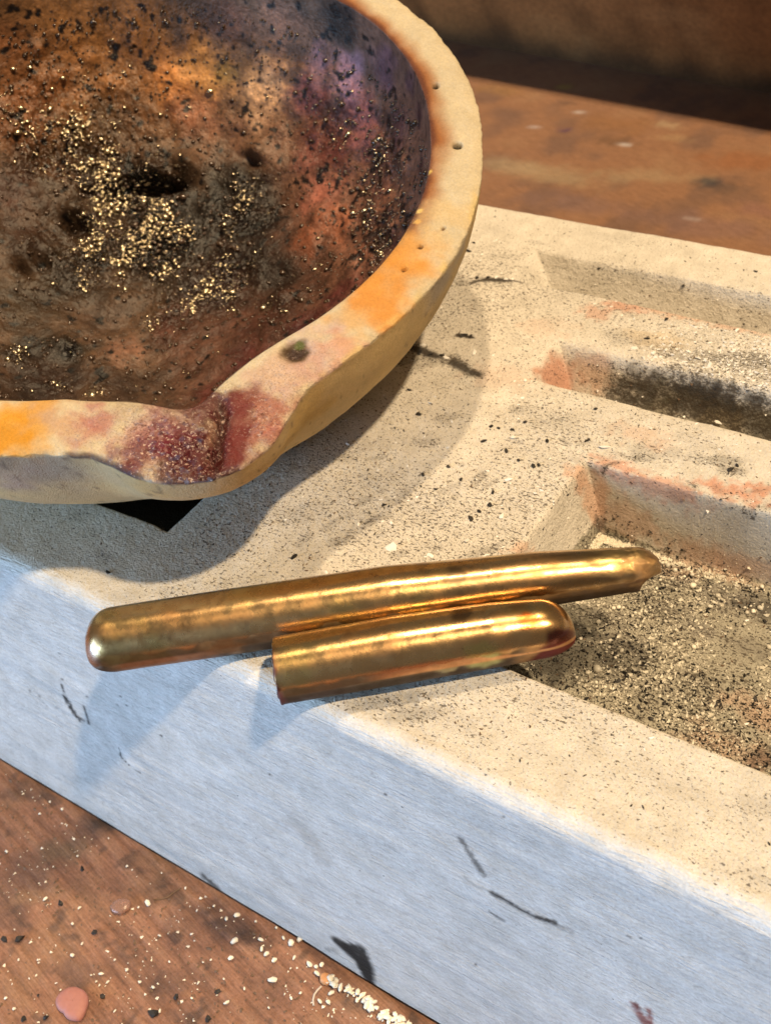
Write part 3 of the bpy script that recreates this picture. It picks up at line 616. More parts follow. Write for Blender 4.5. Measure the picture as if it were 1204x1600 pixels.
for (px, py, r, v_) in [(130, 230, 95, 1), (60, 250, 70, .95), (200, 300, 110, 1), (130, 400, 90, .9), (240, 390, 110, .9), (330, 440, 90, .7), (270, 500, 70, .6), (380, 330, 80, .6), (60, 160, 90, .5), (180, 120, 120, .3), (520, 190, 90, .40), (600, 260, 80, .45), (570, 330, 70, .5), (600, 390, 40, .6), (110, 550, 24, 1), (25, 555, 24, .9), (90, 600, 30, .6), (145, 610, 26, .8), (300, 580, 24, .7), (440, 480, 60, .4), (340, 620, 40, .6)]:
    blob(ssub, Lc[nin], in_bowl(px, py), r/44, v_, .95, .45, 1, int(px)+11, 0, .2)
cc[nin] *= (1-.45*ssub)[:, None]; spark[nin] = ssub; gloss[nin] = np.minimum(gloss[nin], .3)*(1-ssub)+.95*ssub
# rim
rr_ = cc[nrm_]; Pr = Lc[nrm_]; gr = gloss[nrm_]
rr_[:] = A(232, 204, 158)
fr_ = np.clip((RR-ri[:, None])/(ro-ri)[:, None], 0, 1).ravel()[nrm_]; tdr = TD[nrm_]
nz_r = fbm(Pr, .8, 3, 101)
burn = ss(.52, .0, fr_+.20*nz_r)*ss(-6, 8, tdr); rr_[:] = mixc(rr_, A(180, 112, 58), burn*.95)
rr_[:] = mixc(rr_, A(120, 66, 44), ss(.13, .0, fr_+.10*nz_r)*.8*ss(-5, 5, tdr))
def rblob(px, py, r, c_, s_, asp=1.0, hard=.15, seed=0, nz=.85):
    u = r/46; blob(rr_, Pr, on_rim(px, py), (u, u*asp, 2), c_, s_, nz, 1.0, seed, 0, hard)
for i, a in enumerate([(650, 410, 70, A(240, 176, 98), .9), (600, 450, 80, A(240, 164, 76), .95), (570, 490, 60, A(238, 162, 78), .9), (700, 340, 60, A(235, 196, 136), .6), (540, 510, 40, A(236, 190, 130), .8), (500, 550, 60, A(226, 188, 160), .95), (530, 545, 36, A(232, 170, 130), .7), (470, 580, 50, A(220, 170, 140), .9), (420, 590, 46, A(228, 188, 150), .9),
        (430, 640, 50, A(196, 124, 96), .85), (400, 670, 50, A(190, 116, 92), .8), (20, 665, 75, A(240, 168, 62), 1.0), (60, 650, 40, A(238, 176, 90), .7), (95, 655, 40, A(222, 176, 130), .9), (140, 670, 44, A(208, 150, 120), .9), (110, 640, 24, A(232, 206, 160), .8), (190, 650, 40, A(220, 190, 150), .85), (160, 660, 30, A(200, 130, 110), .7), (230, 670, 40, A(206, 150, 130), .8), (220, 640, 30, A(216, 186, 146), .8),
        (240, 700, 60, A(146, 66, 60), .95), (280, 690, 50, A(140, 50, 54), .95), (300, 720, 60, A(120, 40, 42), .95), (210, 715, 40, A(150, 90, 84), .8), (250, 655, 30, A(176, 120, 108), .6), (360, 690, 40, A(112, 36, 28), .98), (350, 650, 40, A(100, 32, 28), .98), (330, 700, 40, A(92, 26, 26), .98), (375, 630, 30, A(120, 50, 44), .85), (330, 640, 40, A(110, 50, 46), .9), (290, 645, 40, A(150, 100, 86), .7), (400, 720, 30, A(170, 112, 92), .7), (340, 735, 40, A(100, 30, 30), .9), (270, 740, 50, A(96, 34, 34), .85)]):
    rblob(a[0], a[1], a[2], a[3], a[4], seed=600+i)
# red glitter texture
gz = np.zeros(len(Pr))
for (px, py, r, v_) in [(240, 690, 90, 1), (320, 700, 90, 1), (420, 640, 70, .7), (360, 660, 70, 1), (150, 670, 60, .4), (450, 600, 70, .45), (500, 560, 50, .3)]: blob(gz, Pr, on_rim(px, py), (r/46, r/46, 2), v_, .95, .3, 1, px, 0, .3)
glit[nrm_] = gz; spark[nrm_] = gz*.8
gr[:] = gz*.9
for (px, py, r) in [(345, 690, 46), (335, 650, 34), (350, 620, 30), (300, 725, 40)]: blob(gr, Pr, on_rim(px, py), (r/46, r/46, 2), 1.0, 1, .3, 1, px)
gl_ = (dt*1.0)[nrm_]; sz_ = ss(12.0, 12.6, RRf[nrm_])*ss(14.9, 14.5, RRf[nrm_])
rr_[:] = mixc(rr_, (.035, .012, .010), np.exp(-(gl_/.11)**2)*sz_*.85); rr_[:] = mixc(rr_, (.20, .022, .014), np.exp(-((gl_-.62)/.42)**2)*sz_*.85); gr[:] = np.maximum(gr, np.exp(-((gl_-.4)/.6)**2)*sz_)
glit[nrm_] *= 1-.85*np.exp(-((gl_-.55)/.45)**2)*sz_; spark[nrm_] *= 1-.85*np.exp(-((gl_-.55)/.45)**2)*sz_
rr_[:] = mixc(rr_, (.62, .44, .36), np.exp(-((gl_+.22)/.07)**2)*sz_*ss(.0, .5, vn(Pr, 3.0, 121)+.3)*.6)  # highlight painted as a pale line beside the groove
# outer lip: pale crumbling edge on the orange side
ed = ss(.86, .97, fr_+.06*nz_r)*ss(-26, -14, tdr)*ss(36, 20, tdr); rr_[:] = mixc(rr_, A(246, 206, 130), ed*.6*ss(-.1, .3, vn(Pr, 2.6, 106)))
ed2 = ss(.90, .98, fr_)*ss(-26, -40, tdr); rr_[:] = mixc(rr_, A(70, 40, 36), ed2*.8*ss(-.35, .1, vn(Pr, 1.3, 107)))
for (px, py, r, c_) in [(680, 137, 6, (.02, .015, .012)), (714, 230, 8, (.03, .025, .02)), (631, 424, 4, (.08, .05, .03)), (656, 388, 4, (.10, .06, .04)), (692, 360, 3.5, (.2, .14, .1)), (462, 552, 24, A(104, 78, 46)), (464, 553, 15, A(78, 50, 34)), (468, 541, 8, A(110, 110, 50)), (655, 332, 6, A(245, 200, 120)), (652, 350, 6, A(245, 190, 110)), (671, 270, 5, A(240, 190, 100))]:
    rblob(px, py, r, np.asarray(c_), 1.0, 1.0, .55, 0, .25)
for (px, py) in [(470, 545), (455, 560)]: blob(gr, Pr, on_rim(px, py), (.3, .3, 2), .9, .9, .2, 1, px)
rr_ *= (1+.08*fbm(Pr, 1.2, 3, 108)+.05*vn(Pr, 7, 109))[:, None]
rr_[:] = np.clip(rr_, 0, 1)**1.18*np.array([.95, .86, .74]); cc[nrm_] = rr_; gloss[nrm_] = gr
# outer wall
oo = cc[nou]; Po = Lc[nou]; oo[:] = (.54, .40, .215); nzo = fbm(Po, .7, 3, 111)
oo[:] = mixc(oo, (.58, .42, .20), ss(-.3, .5, nzo)*.7)
for i, (px, py, r, c_, s_) in enumerate([(470, 660, 60, (.56, .38, .14), .8), (540, 610, 60, (.60, .45, .24), .7), (500, 640, 40, (.50, .32, .10), .6), (230, 765, 50, (.60, .38, .15), .8), (170, 745, 40, (.50, .36, .20), .7), (60, 735, 70, (.40, .30, .22), .9), (20, 750, 60, (.38, .27, .21), .8), (10, 725, 40, (.22, .17, .14), .5), (330, 755, 40, (.58, .46, .28), .8), (100, 725, 60, (.34, .27, .19), .6), (690, 440, 50, (.34, .30, .26), .8), (720, 390, 40, (.36, .32, .28), .7)]):
    blob(oo, Po, on_out(px, py), r/46, c_, s_, .5, 1, 700+i, 0, .1)
oo *= (1+.12*nzo+.06*vn(Po, 4, 112))[:, None]
fk = ss(.72, .8, vn(Po, 5.5, 113)); oo[:] = mixc(oo, (.12, .08, .055), fk*.5)
cc[nou] = oo
# --- mesh pieces sharing one set of normals
Wv = CC+Lc[:, :1]*cex+Lc[:, 1:2]*cey+Lc[:, 2:]*cn
zmin = Wv[:, 2].min()
I, J = np.meshgrid(np.arange(NT), np.arange(NV-1), indexing='ij'); I2 = (I+1) % NT
Q = np.stack([I*NV+J, I2*NV+J, I2*NV+J+1, I*NV+J+1], -1); Jf = J
vnm = vnormals(Wv, Q.reshape(-1, 4))
AT = {'Col': np.clip(cc, .004, .9), 'gloss': np.clip(gloss, 0, 1), 'glit': glit, 'spark': spark}
base_c = CC-cn*D_OUT
cr = empty('crucible', tuple(base_c*S))
tag(cr, 'round fired clay crucible with scorched bowl and pouring spout, tipped forward on the mould', 'crucible')
cr_off = Wv-base_c
spout_i = ((tdeg > -49.5) & (tdeg < -21.5))
m_in = J < NI-1; m_rim = (J >= NI-1) & (J < NI+NR-2); m_out = J >= NI+NR-2
sp = spout_i[I]
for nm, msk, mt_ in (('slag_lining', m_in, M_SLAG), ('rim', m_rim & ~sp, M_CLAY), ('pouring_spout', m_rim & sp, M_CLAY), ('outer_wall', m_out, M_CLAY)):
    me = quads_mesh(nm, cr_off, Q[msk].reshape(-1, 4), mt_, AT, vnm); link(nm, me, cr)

# ------------------------------------------------------------------ bronze bars
def mat_bronze():
    mt, N, L, B = new_mat('bronze'); v = coords(N, L); c = attr(N, 'Col').outputs['Color']; g = attr(N, 'gloss').outputs['Fac']
    n1 = noise(N, L, coords(N, L, (1, 1, 1)), 2.2, 5, .6); n2 = noise(N, L, v, 11, 3, .6)
    c = mix(N, L, 1.0, c, mix(N, L, mrange(N, L, n1, .35, .65), (.80, .74, .66), (1.08, 1.10, 1.12)), 'MULTIPLY')
    c = mix(N, L, mrange(N, L, n2, .66, .74, 0, .6), c, (.10, .05, .025))
    L.new(c, B.inputs['Base Color'])
    L.new(mrange(N, L, g, 0.1, .5, .10, .97), B.inputs['Metallic'])
    r = math_(N, L, 'ADD', mrange(N, L, g, 0, 1, .56, .20), mrange(N, L, n1, .35, .65, .10, -.04)); L.new(r, B.inputs['Roughness'])
    b2 = bump(N, L, noise(N, L, v, 13, 4, .6), .004, .7)
    L.new(b2, B.inputs['Normal']); L.new(mrange(N, L, g, .3, .9, 0, .5), B.inputs['Coat Weight']); L.new(mrange(N, L, g, .2, .7, .08, .5), B.inputs['Specular IOR Level']); B.inputs['Coat Roughness'].default_value = .09; L.new(b2, B.inputs['Coat Normal'])
    tn = N.new('ShaderNodeTangent'); tn.direction_type = 'UV_MAP'; tn.uv_map = 'UVMap'; L.new(tn.outputs[0], B.inputs['Tangent']); B.inputs['Anisotropic'].default_value = .55
    return mt
M_BRONZE = mat_bronze()
def bar(name, a, b, rad_tab, cap_a, cap_b, nl, seed, paint):
    a = np.array([a[0], a[1], 0.]); b = np.array([b[0], b[1], 0.]); ln = np.linalg.norm(b-a); d = (b-a)/ln; side = np.array([-d[1], d[0], 0])   # side: away from the camera
    na = 110
    # profile angle list: upper arc, lip, convex underside
    ph = np.concatenate([np.linspace(math.radians(1), math.radians(179), 84), np.zeros(na-84)])
    s_ = np.concatenate([np.linspace(0, cap_a[0]*1.2, 26)[:-1], np.linspace(cap_a[0]*1.2, ln-cap_b[0]*1.2, nl), np.linspace(ln-cap_b[0]*1.2, ln, 34)[1:]])
    rows = []
    for s in s_:
        r = np.interp(s, [p[0] for p in rad_tab], [p[1] for p in rad_tab]); k = 1.0
        for (cl, pw, mn), q_ in ((cap_a, s), (cap_b, ln-s)):
            if q_ < cl: k = min(k, max(mn, (1-(1-q_/cl)**pw)**(1/pw)))
        hc = .97
        ux = np.cos(ph[:84])*r*k; uz = np.sin(ph[:84])*r*k
        xl, zl = ux[-1], uz[-1]; xr, zr = ux[0], uz[0]
        t = np.linspace(0, 1, na-84+2)[1:-1]
        bx_ = -np.cos(math.pi*t)*r*k*.965; bz_ = zl-.03*k-.93*r*k*np.sin(math.pi*t)
        X_ = np.concatenate([ux, bx_]); Z_ = np.concatenate([uz, bz_])
        zc = hc*r*(k if k < 1 else 1)*.5+hc*r*.5      # ends lift a little
        rows.append(a+d*s+side*X_[:, None]+np.array([0, 0, 1.])*(Z_+zc)[:, None])
    # closed tip rows
    V_ = np.array(rows); c0, c1 = V_[0].mean(0), V_[-1].mean(0)
    V_ = np.concatenate([c0+(V_[:1]-c0)*.5, V_, c1+(V_[-1:]-c1)*.5]); V_ = np.concatenate([np.broadcast_to(c0, V_[:1].shape), V_, np.broadcast_to(c1, V_[:1].shape)])
    sl = np.concatenate([[0, 0], s_, [ln, ln]]); ns = len(V_)
    W_ = V_.reshape(-1, 3).copy(); SL = np.repeat(sl, na); PH = np.tile(np.concatenate([ph[:84], math.pi*(1+np.linspace(0, 1, na-84+2)[1:-1])]), ns)
    LP = np.stack([SL, np.cos(PH), np.sin(PH)], 1)
    ax_pt = a+d*SL[:, None]+np.array([0, 0, .75]); out = W_-ax_pt; out -= d*(out@d)[:, None]; out /= np.maximum(np.linalg.norm(out, axis=1, keepdims=True), .05)
    W_ += out*(.014*fbm(W_, .35, 2, seed)+.0015*fbm(W_, 3.2, 2, seed+1))[:, None]
    base = np.array([.75, .50, .245]); col_ = base*np.ones((len(W_), 1)); gl = np.full(len(W_), .95)
    n1 = fbm(W_, .7, 4, seed+2); n2 = fbm(W_, 1.8, 3, seed+3)
    col_ = mixc(col_, (.70, .55, .22), ss(0, .5, n1)*.6); col_ = mixc(col_, (.66, .38, .17), ss(0, .5, -n1)*.5)
    col_ = mixc(col_, (.30, .17, .08), ss(.18, .5, n2)*.6); gl -= ss(.15, .5, n2)*.25
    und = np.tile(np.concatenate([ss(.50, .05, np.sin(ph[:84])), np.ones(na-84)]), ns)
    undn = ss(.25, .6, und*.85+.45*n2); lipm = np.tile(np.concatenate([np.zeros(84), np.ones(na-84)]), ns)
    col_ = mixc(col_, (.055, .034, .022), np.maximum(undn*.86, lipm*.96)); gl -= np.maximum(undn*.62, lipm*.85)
    W_, col_, gl = paint(W_, col_, gl, SL, PH, ln, d, side, a)
    W_[:, 2] = W_[:, 2]
    q_ = []
    I, J = np.meshgrid(np.arange(ns-1), np.arange(na), indexing='ij'); J2 = (J+1) % na
    Qb = np.stack([I*na+J, (I+1)*na+J, (I+1)*na+J2, I*na+J2], -1).reshape(-1, 4)[:, ::-1]
    org = (a+b)/2
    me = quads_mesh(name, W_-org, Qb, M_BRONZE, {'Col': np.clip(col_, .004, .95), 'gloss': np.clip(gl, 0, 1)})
    uvl = me.uv_layers.new(name='UVMap'); li = np.empty(len(me.loops), np.int32); me.loops.foreach_get('vertex_index', li)
    us_ = np.unique(Qb); uu = (SL/ln)[us_][li]; vv_ = ((PH+math.pi/2) % (2*math.pi)/(2*math.pi))[us_][li]; uvl.data.foreach_set('uv', np.stack([uu, vv_], 1).astype(np.float32).ravel())
    o = link(name, me)
    o.location = tuple(org*S); return o
def pt(a, d, side, s, ang, r=.93, hc=.76):      # point on a bar: distance along, angle round (0 far side, 90 top, 180 near side)
    t = math.radians(ang); return a+d*s+side*math.cos(t)*r+np.array([0, 0, hc+r*math.sin(t)])
def paint_long(W_, c, g, SL, PH, ln, d, side, a):
    # rough slanted cut and dull oxidised flow at the right end
    e = ss(ln-2.6, ln-.2, SL); W_ = W_.copy()
    nz = fbm(W_*1.0, 2.2, 3, 303); W_ += (d*(.14*nz)[:, None]+np.array([0, 0, 1])*(.05*nz)[:, None])*e[:, None]
    top_ = ss(-.3, .8, np.sin(PH)); near = ss(.2, -.6, np.cos(PH))
    W_ -= d*(ss(ln-.8, ln, SL)*(.55*(1-top_)))[:, None]
    fl = ss(-.1, .35, fbm(np.stack([SL*.35, PH*1.4, 0*SL], 1), 1.6, 3, 304)); ee = ss(ln-5.0, ln-3.4, SL)
    c = mixc(c, (.30, .19, .09), ee*fl*.75); c = mixc(c, (.10, .075, .06), ss(ln-3.8, ln-2.6, SL)*ss(.25, -.25, np.sin(PH)-.35*nz)*near*.9); g = g-ee*.22-ss(ln-2.0, ln-.5, SL)*.15-ss(ln-1.2, ln-.4, SL)*.12; c = mixc(c, (.20, .11, .055), ss(ln-1.6, ln-.1, SL+.5*nz)*.6)
    for (s, an, r, col_, w_, asp) in [(10.9, 110, .45, (.17, .12, .07), .9, 1), (11.5, 118, .35, (.2, .15, .09), .7, 1), (1.2, 150, .7, (.16, .12, .04), .6, 1), (.9, 80, .4, (.2, .15, .06), .5, 1), (1.9, 165, .8, (.2, .14, .05), .5, 1), (4.2, 150, .8, (.36, .2, .08), .6, 1)]:
        blob(c, W_, pt(a, d, side, s, an), (r, r, r), col_, w_, .6, 1, int(s*10)); blob(g, W_, pt(a, d, side, s, an), (r, r, r), .5, w_*.8, .6, 1, int(s*10))
    blob(c, W_, pt(a, d, side, .1, 150), (.55, .55, .8), (.62, .55, .50), .9, .2, 1, 7); blob(g, W_, pt(a, d, side, .1, 150), (.5, .5, .8), 1.0, .9, .2, 1, 7)  # pale window highlight painted on the left end cap
    # coppery strip above the lip at the left
    cp_ = ss(-.02, -.12, np.sin(PH))*near*ss(4.2, 3.2, SL)*ss(.6, 1.4, SL); c = mixc(c, (.60, .30, .15), cp_*.6); g = g+cp_*.15
    pit_ = ss(.55, .68, vn(W_, 5.2, 305))*ss(.2, .6, -fbm(W_, .5, 2, 306)+.3); c = mixc(c, (.2, .11, .05), pit_*.3)
    return W_, c, g
def out_n(W_, a, d):
    o = W_-(a+np.array([0, 0, .9])); o -= d*(o@d)[:, None]; return o/np.maximum(np.linalg.norm(o, axis=1, keepdims=True), .05)
def paint_short(W_, c, g, SL, PH, ln, d, side, a):
    W_ = W_.copy(); nz = fbm(W_, 2.0, 3, 313)
    e = ss(.75, .0, SL); W_ += d*(e*.06*fbm(W_, 3.0, 3, 316))[:, None]; W_ += d*(ss(.5, 0, SL)*.04*np.sin(PH))[:, None]; W_ += out_n(W_, a, d)*(ss(.22, .0, SL)*ss(.4, -.3, np.sin(PH))*.03*(1+fbm(W_, 3.0, 2, 317)))[:, None]
    e2 = ss(.26, .02, SL+.2*nz); c = mixc(c, (.15, .06, .055), e2*.95); g = g-e2*.35
    sc_ = ss(ln-1.25, ln-.85, SL+.45*np.sin(PH-2.9)+.25*nz)*ss(.92, .6, np.sin(PH)+.2*nz)*ss(.3, -.2, np.cos(PH)+.2*nz); c = mixc(c, (.16, .035, .03), sc_*.95); g = g-sc_*.1
    rim_ = ss(ln-1.4, ln-1.0, SL+.5*np.sin(PH-2.2)+.25*nz)*(1-sc_); c = mixc(c, (.62, .32, .12), rim_*.5)
    for (s, an, r, col_, w_) in [(5.2, 82, .36, (.22, .13, .06), .85), (4.4, 115, .16, (.16, .08, .04), .9), (5.15, 110, .13, (.2, .1, .05), .9), (2.0, 95, .12, (.16, .08, .04), .9), (6.9, 112, .35, (.62, .16, .03), .85), (5.6, 160, .55, (.62, .56, .2), .6), (4.6, 162, .4, (.62, .48, .22), .6)]:
        blob(c, W_, pt(a, d, side, s, an), (r, r, r), col_, w_, .35, 1, int(s*10)); 
    mrk = ss(.30, .24, np.sin(PH)+.14*np.sin(SL*1.1+.4)-.08*nz)*ss(.02, .08, np.sin(PH))*ss(.2, -.3, np.cos(PH))*ss(2.2, 3.2, SL); c = mixc(c, (.70, .38, .19), mrk*.95); g = g+mrk*.2
    return W_, c, g
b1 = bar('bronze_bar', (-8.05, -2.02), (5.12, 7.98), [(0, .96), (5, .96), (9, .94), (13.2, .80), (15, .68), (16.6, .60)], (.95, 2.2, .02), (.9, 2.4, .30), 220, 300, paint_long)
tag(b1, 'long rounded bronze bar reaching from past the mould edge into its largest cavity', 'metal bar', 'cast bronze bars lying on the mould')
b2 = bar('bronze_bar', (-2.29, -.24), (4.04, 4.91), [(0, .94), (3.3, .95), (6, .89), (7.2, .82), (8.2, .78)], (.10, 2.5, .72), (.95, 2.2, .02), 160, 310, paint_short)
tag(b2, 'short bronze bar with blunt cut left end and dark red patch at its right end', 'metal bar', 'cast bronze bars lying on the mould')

# ------------------------------------------------------------------ loose bits
rng = np.random.default_rng(7); random.seed(7)
t_ = (1+5**.5)/2
ICO = np.array([(-1, t_, 0), (1, t_, 0), (-1, -t_, 0), (1, -t_, 0), (0, -1, t_), (0, 1, t_), (0, -1, -t_), (0, 1, -t_), (t_, 0, -1), (t_, 0, 1), (-t_, 0, -1), (-t_, 0, 1)], float); ICO /= np.linalg.norm(ICO[0])
ICF = np.array([(0, 11, 5), (0, 5, 1), (0, 1, 7), (0, 7, 10), (0, 10, 11), (1, 5, 9), (5, 11, 4), (11, 10, 2), (10, 7, 6), (7, 1, 8), (3, 9, 4), (3, 4, 2), (3, 2, 6), (3, 6, 8), (3, 8, 9), (4, 9, 5), (2, 4, 11), (6, 2, 10), (8, 6, 7), (9, 8, 1)])
def sub_ico(n):
    v = [tuple(x) for x in ICO]; f = [tuple(x) for x in ICF]
    for _ in range(n):
        mid_ = {}; nf_ = []
        def mp(a, b):
            k = (min(a, b), max(a, b))
            if k not in mid_:
                p = np.array(v[a])+np.array(v[b]); v.append(tuple(p/np.linalg.norm(p))); mid_[k] = len(v)-1
            return mid_[k]
        for a, b, c in f:
            x, y, z = mp(a, b), mp(b, c), mp(c, a); nf_ += [(a, x, z), (b, y, x), (c, z, y), (x, y, z)]
        f = nf_
    return np.array(v), np.array(f)
def lump_mesh(name, mat, jit=.25, n=0, sc=(1, 1, 1), smooth=True):
    v, f = sub_ico(n); v = v*(1+jit*(rng.random((len(v), 1))-.5)*2)*np.array(sc)
    me = bpy.data.meshes.new(name); me.from_pydata((v*S).tolist(), [], f.tolist()); me.materials.append(mat)
    me.polygons.foreach_set('use_smooth', np.full(len(f), smooth)); return me
LUMPS = {k: [lump_mesh(k, mt, j, n_, sc_, sm) for _ in range(5)] for k, mt, j, n_, sc_, sm in (
    ('white_granule', M_WHITE, .22, 0, (1, .8, .7), True), ('pale_bead', M_GLASSY, .14, 1, (1, .95, .85), True), ('pale_chip', M_CHIP, .35, 0, (1.2, .8, .35), False), ('black_crumb', M_BLACK, .4, 0, (1.1, .8, .6), False), ('brown_crumb', M_BROWN, .4, 0, (1, .8, .6), False))}
def bit(kind_, p, r, label, cat, group, stretch=1.0, rz=None):
    o = bpy.data.objects.new(kind_, random.choice(LUMPS[kind_])); COL.objects.link(o)
    o.location = tuple(np.asarray(p)*S); rz = random.uniform(0, 6.28) if rz is None else rz
    o.rotation_euler = (random.uniform(-.4, .4), random.uniform(-.4, .4), rz); k = r*random.uniform(.9, 1.1)
    o.scale = (k*stretch, k, k*random.uniform(.8, 1.0)); return tag(o, label, cat, group)
def on_mould(px, py):                      # march the ray down to the mould top
    d = ray(px, py); d = d/np.linalg.norm(d); t = (0.3-CAM[2])/d[2]
    for _ in range(400):
        p = CAM+d*t
        if p[2] <= ztop(p[0], p[1])[0]: break
        t += .03
    return p
ZBD = ZB
def near_phrase(px, py, marks):
    return min(marks, key=lambda q: (q[0]-px)**2+(q[1]-py)**2)[2]
BM = [(115, 1572, 'around the flat pink pebble'), (190, 1430, 'around the clear pink glass drop'), (60, 1290, 'on the dark stain by the left end of the mould'), (20, 1500, 'at the left edge of the board'), (420, 1480, 'on the sooty board left of the heap'), (300, 1540, 'on the bare board between pink pebble and heap'), (500, 1560, 'just below the orange pebble')]
TM = [(720, 420, 'by the cracked end of the farthest trough'), (690, 550, 'in the shadow right of the crucible'), (1080, 530, 'on the ridge behind the sooty slot'), (1120, 720, 'on the ridge between slot and largest cavity'), (800, 690, 'left of the ridge between slot and cavity'), (640, 830, 'behind the long bronze bar'), (300, 890, 'near the left end of the long bar')]
CM = [(925, 855, 'in the back corner of the largest cavity'), (1060, 895, 'along the back wall right of the long bar tip'), (1160, 950, 'at the right side of the cavity floor'), (980, 960, 'just below the long bar tip'), (930, 1050, 'just right of the short bar end'), (1090, 1100, 'on the near part of the cavity floor')]
# pale granules on the board
G = [(98, 1265, 5), (63, 1272, 4), (11, 1331, 4), (122, 1338, 4), (199, 1354, 4), (72, 1405, 5), (125, 1419, 5), (217, 1418, 3), (232, 1412, 8), (290, 1388, 3), (114, 1444, 4), (129, 1475, 3.5), (114, 1493, 5), (159, 1522, 4), (169, 1535, 4), (199, 1516, 5), (219, 1535, 5), (240, 1543, 4), (10, 1560, 4.5), (23, 1577, 4.5), (354, 1436, 5), (371, 1431, 7), (335, 1416, 3.5), (367, 1471, 8), (408, 1469, 6), (361, 1498, 7), (417, 1491, 6), (429, 1501, 6), (427, 1532, 9), (409, 1483, 4), (460, 1497, 5), (484, 1508, 8), (455, 1474, 8.5), (469, 1468, 7.5), (494, 1511, 6), (503, 1508, 6), (355, 1567, 5), (143, 1524, 3), (151, 1534, 3), (156, 1540, 3), (265, 1503, 3), (250, 1462, 3), (382, 1545, 3), (455, 1560, 3.5), (470, 1552, 4), (513, 1566, 6), (518, 1552, 6), (514, 1567, 5), (500, 1565, 5), (553, 1556, 4), (443, 1466, 4), (432, 1450, 4), (400, 1440, 3.5), (300, 1460, 3), (180, 1500, 3), (330, 1500, 3), (300, 1560, 3), (250, 1580, 3.5), (350, 1530, 3), (420, 1575, 3), (180, 1580, 3), (60, 1500, 3), (30, 1500, 3)]
for (px, py, r) in G:
    p = at(px, py, ZB+.06); w_ = near_phrase(px, py, BM); sz = 'large' if r >= 7 else ('small' if r >= 4.5 else 'tiny')
    bit('white_granule', p+np.array([0, 0, r/50*.4]), r/62, sz+' pale granule '+w_, 'granule', sz+' pale granules '+w_, random.uniform(1.0, 1.6))
for i in range(60):
    u = random.random(); px = 518+u*130+random.uniform(-14, 8); py = 1508+u*92+random.uniform(-2, 22)
    hp = ('upper end of the heap beside the orange pebble' if u < .33 else 'middle of the heap along the mould foot' if u < .66 else 'lower end of the heap along the mould foot')
    p = at(px, py, ZB+.1)
    if p[1] > -DRAFT-.35: p[1] = -DRAFT-.35-random.random()*.3
    bit('white_granule', p+np.array([0, 0, random.random()*.18]), random.uniform(3, 7)/54, 'pale granule in the '+hp, 'granule', 'pale granules in the '+hp, random.uniform(1.1, 1.9))
for (px, py, r) in [(31, 1467, 8), (8, 1467, 6), (95, 1411, 5.5), (148, 1457, 6), (240, 1583, 8), (325, 1592, 6), (128, 1357, 4), (275, 1557, 5), (60, 1555, 3), (72, 1590, 5), (37, 1592, 5), (340, 1550, 5), (160, 1557, 5)]:
    bit('black_crumb', at(px, py, ZB+.08), r/46, 'dark crumb of grit '+near_phrase(px, py, BM), 'crumb', 'dark crumbs '+near_phrase(px, py, BM))
# pink pebble, pink glass drop, orange pebble, fibre
def pebble(name, mat, outline, z, h, label, cat):
    Pp = np.array([at(px, py, z) for px, py in outline]); c = Pp.mean(0)
    n_ = 40; ang = np.arctan2(Pp[:, 1]-c[1], Pp[:, 0]-c[0]); rr0 = np.hypot(*(Pp-c)[:, :2].T); o_ = np.argsort(ang); an = np.linspace(-math.pi, math.pi, n_, endpoint=False)
    R_ = np.interp(an, np.concatenate([ang[o_]-2*math.pi, ang[o_], ang[o_]+2*math.pi]), np.tile(rr0[o_], 3))
    rows_ = []
    for (f, zz) in [(.86, 0), (.98, .25), (1.0, .5), (.93, .8), (.78, .97), (.5, 1.05), (.25, 1.06), (.02, 1.05)]:
        rows_.append(np.stack([R_*f*np.cos(an), R_*f*np.sin(an), np.full(n_, zz*h)], 1))
    V_ = np.array(rows_).transpose(1, 0, 2).reshape(-1, 3); V_ += .05*h*fbm(V_, 6/h*.5, 3, 5)[:, None]; V_[:, 2] = np.maximum(V_[:, 2], 0)
    o = link(name, grid_mesh(name, V_, n_, 8, mat, None, True)); o.location = tuple(np.array([c[0], c[1], z])*S); return tag(o, label, cat)
pebble('pink_pebble', M_PINK, [(90, 1564), (100, 1552), (116, 1545), (130, 1549), (140, 1562), (137, 1580), (128, 1598), (120, 1598), (102, 1586)], ZB, .30, 'flat opaque pink pebble at the bottom left of the board', 'pebble')
pebble('pink_glass_drop', M_PINKG, [(174, 1420), (181, 1411), (195, 1407), (206, 1411), (205, 1420), (196, 1428), (183, 1430)], ZB, .22, 'clear pink glassy oval drop among pale granules', 'glass drop')
pebble('orange_pebble', M_ORANGE, [(501, 1533), (503, 1526), (512, 1524), (518, 1530), (517, 1539), (508, 1541)], ZB, .26, 'round orange pebble beside the heap of pale granules', 'pebble')
def tube(name, pts, r, mat):
    pts = np.array(pts); pts = np.array([[np.interp(t, np.arange(len(pts)), pts[:, k]) for k in range(3)] for t in np.linspace(0, len(pts)-1, 24)])
    tg = np.gradient(pts, axis=0); tg /= np.linalg.norm(tg, axis=1, keepdims=True); sd = np.cross(tg, [0, 0, 1.]); up = np.cross(sd, tg); an = np.linspace(0, 2*math.pi, 7)
    V_ = pts[:, None]+r*(np.cos(an)[None, :, None]*sd[:, None]+np.sin(an)[None, :, None]*up[:, None]); c_ = pts.mean(0)
    o = link(name, grid_mesh(name, (V_-c_).reshape(-1, 3), 24, 7, mat)); o.location = tuple(c_*S); return o
tag(tube('fibre', [at(px, py, ZB+.07) for px, py in [(502, 1541), (496, 1547), (491, 1554), (489, 1563), (490, 1571)]], .035, M_FIBRE), 'short curled grey fibre beside the orange pebble', 'fibre')
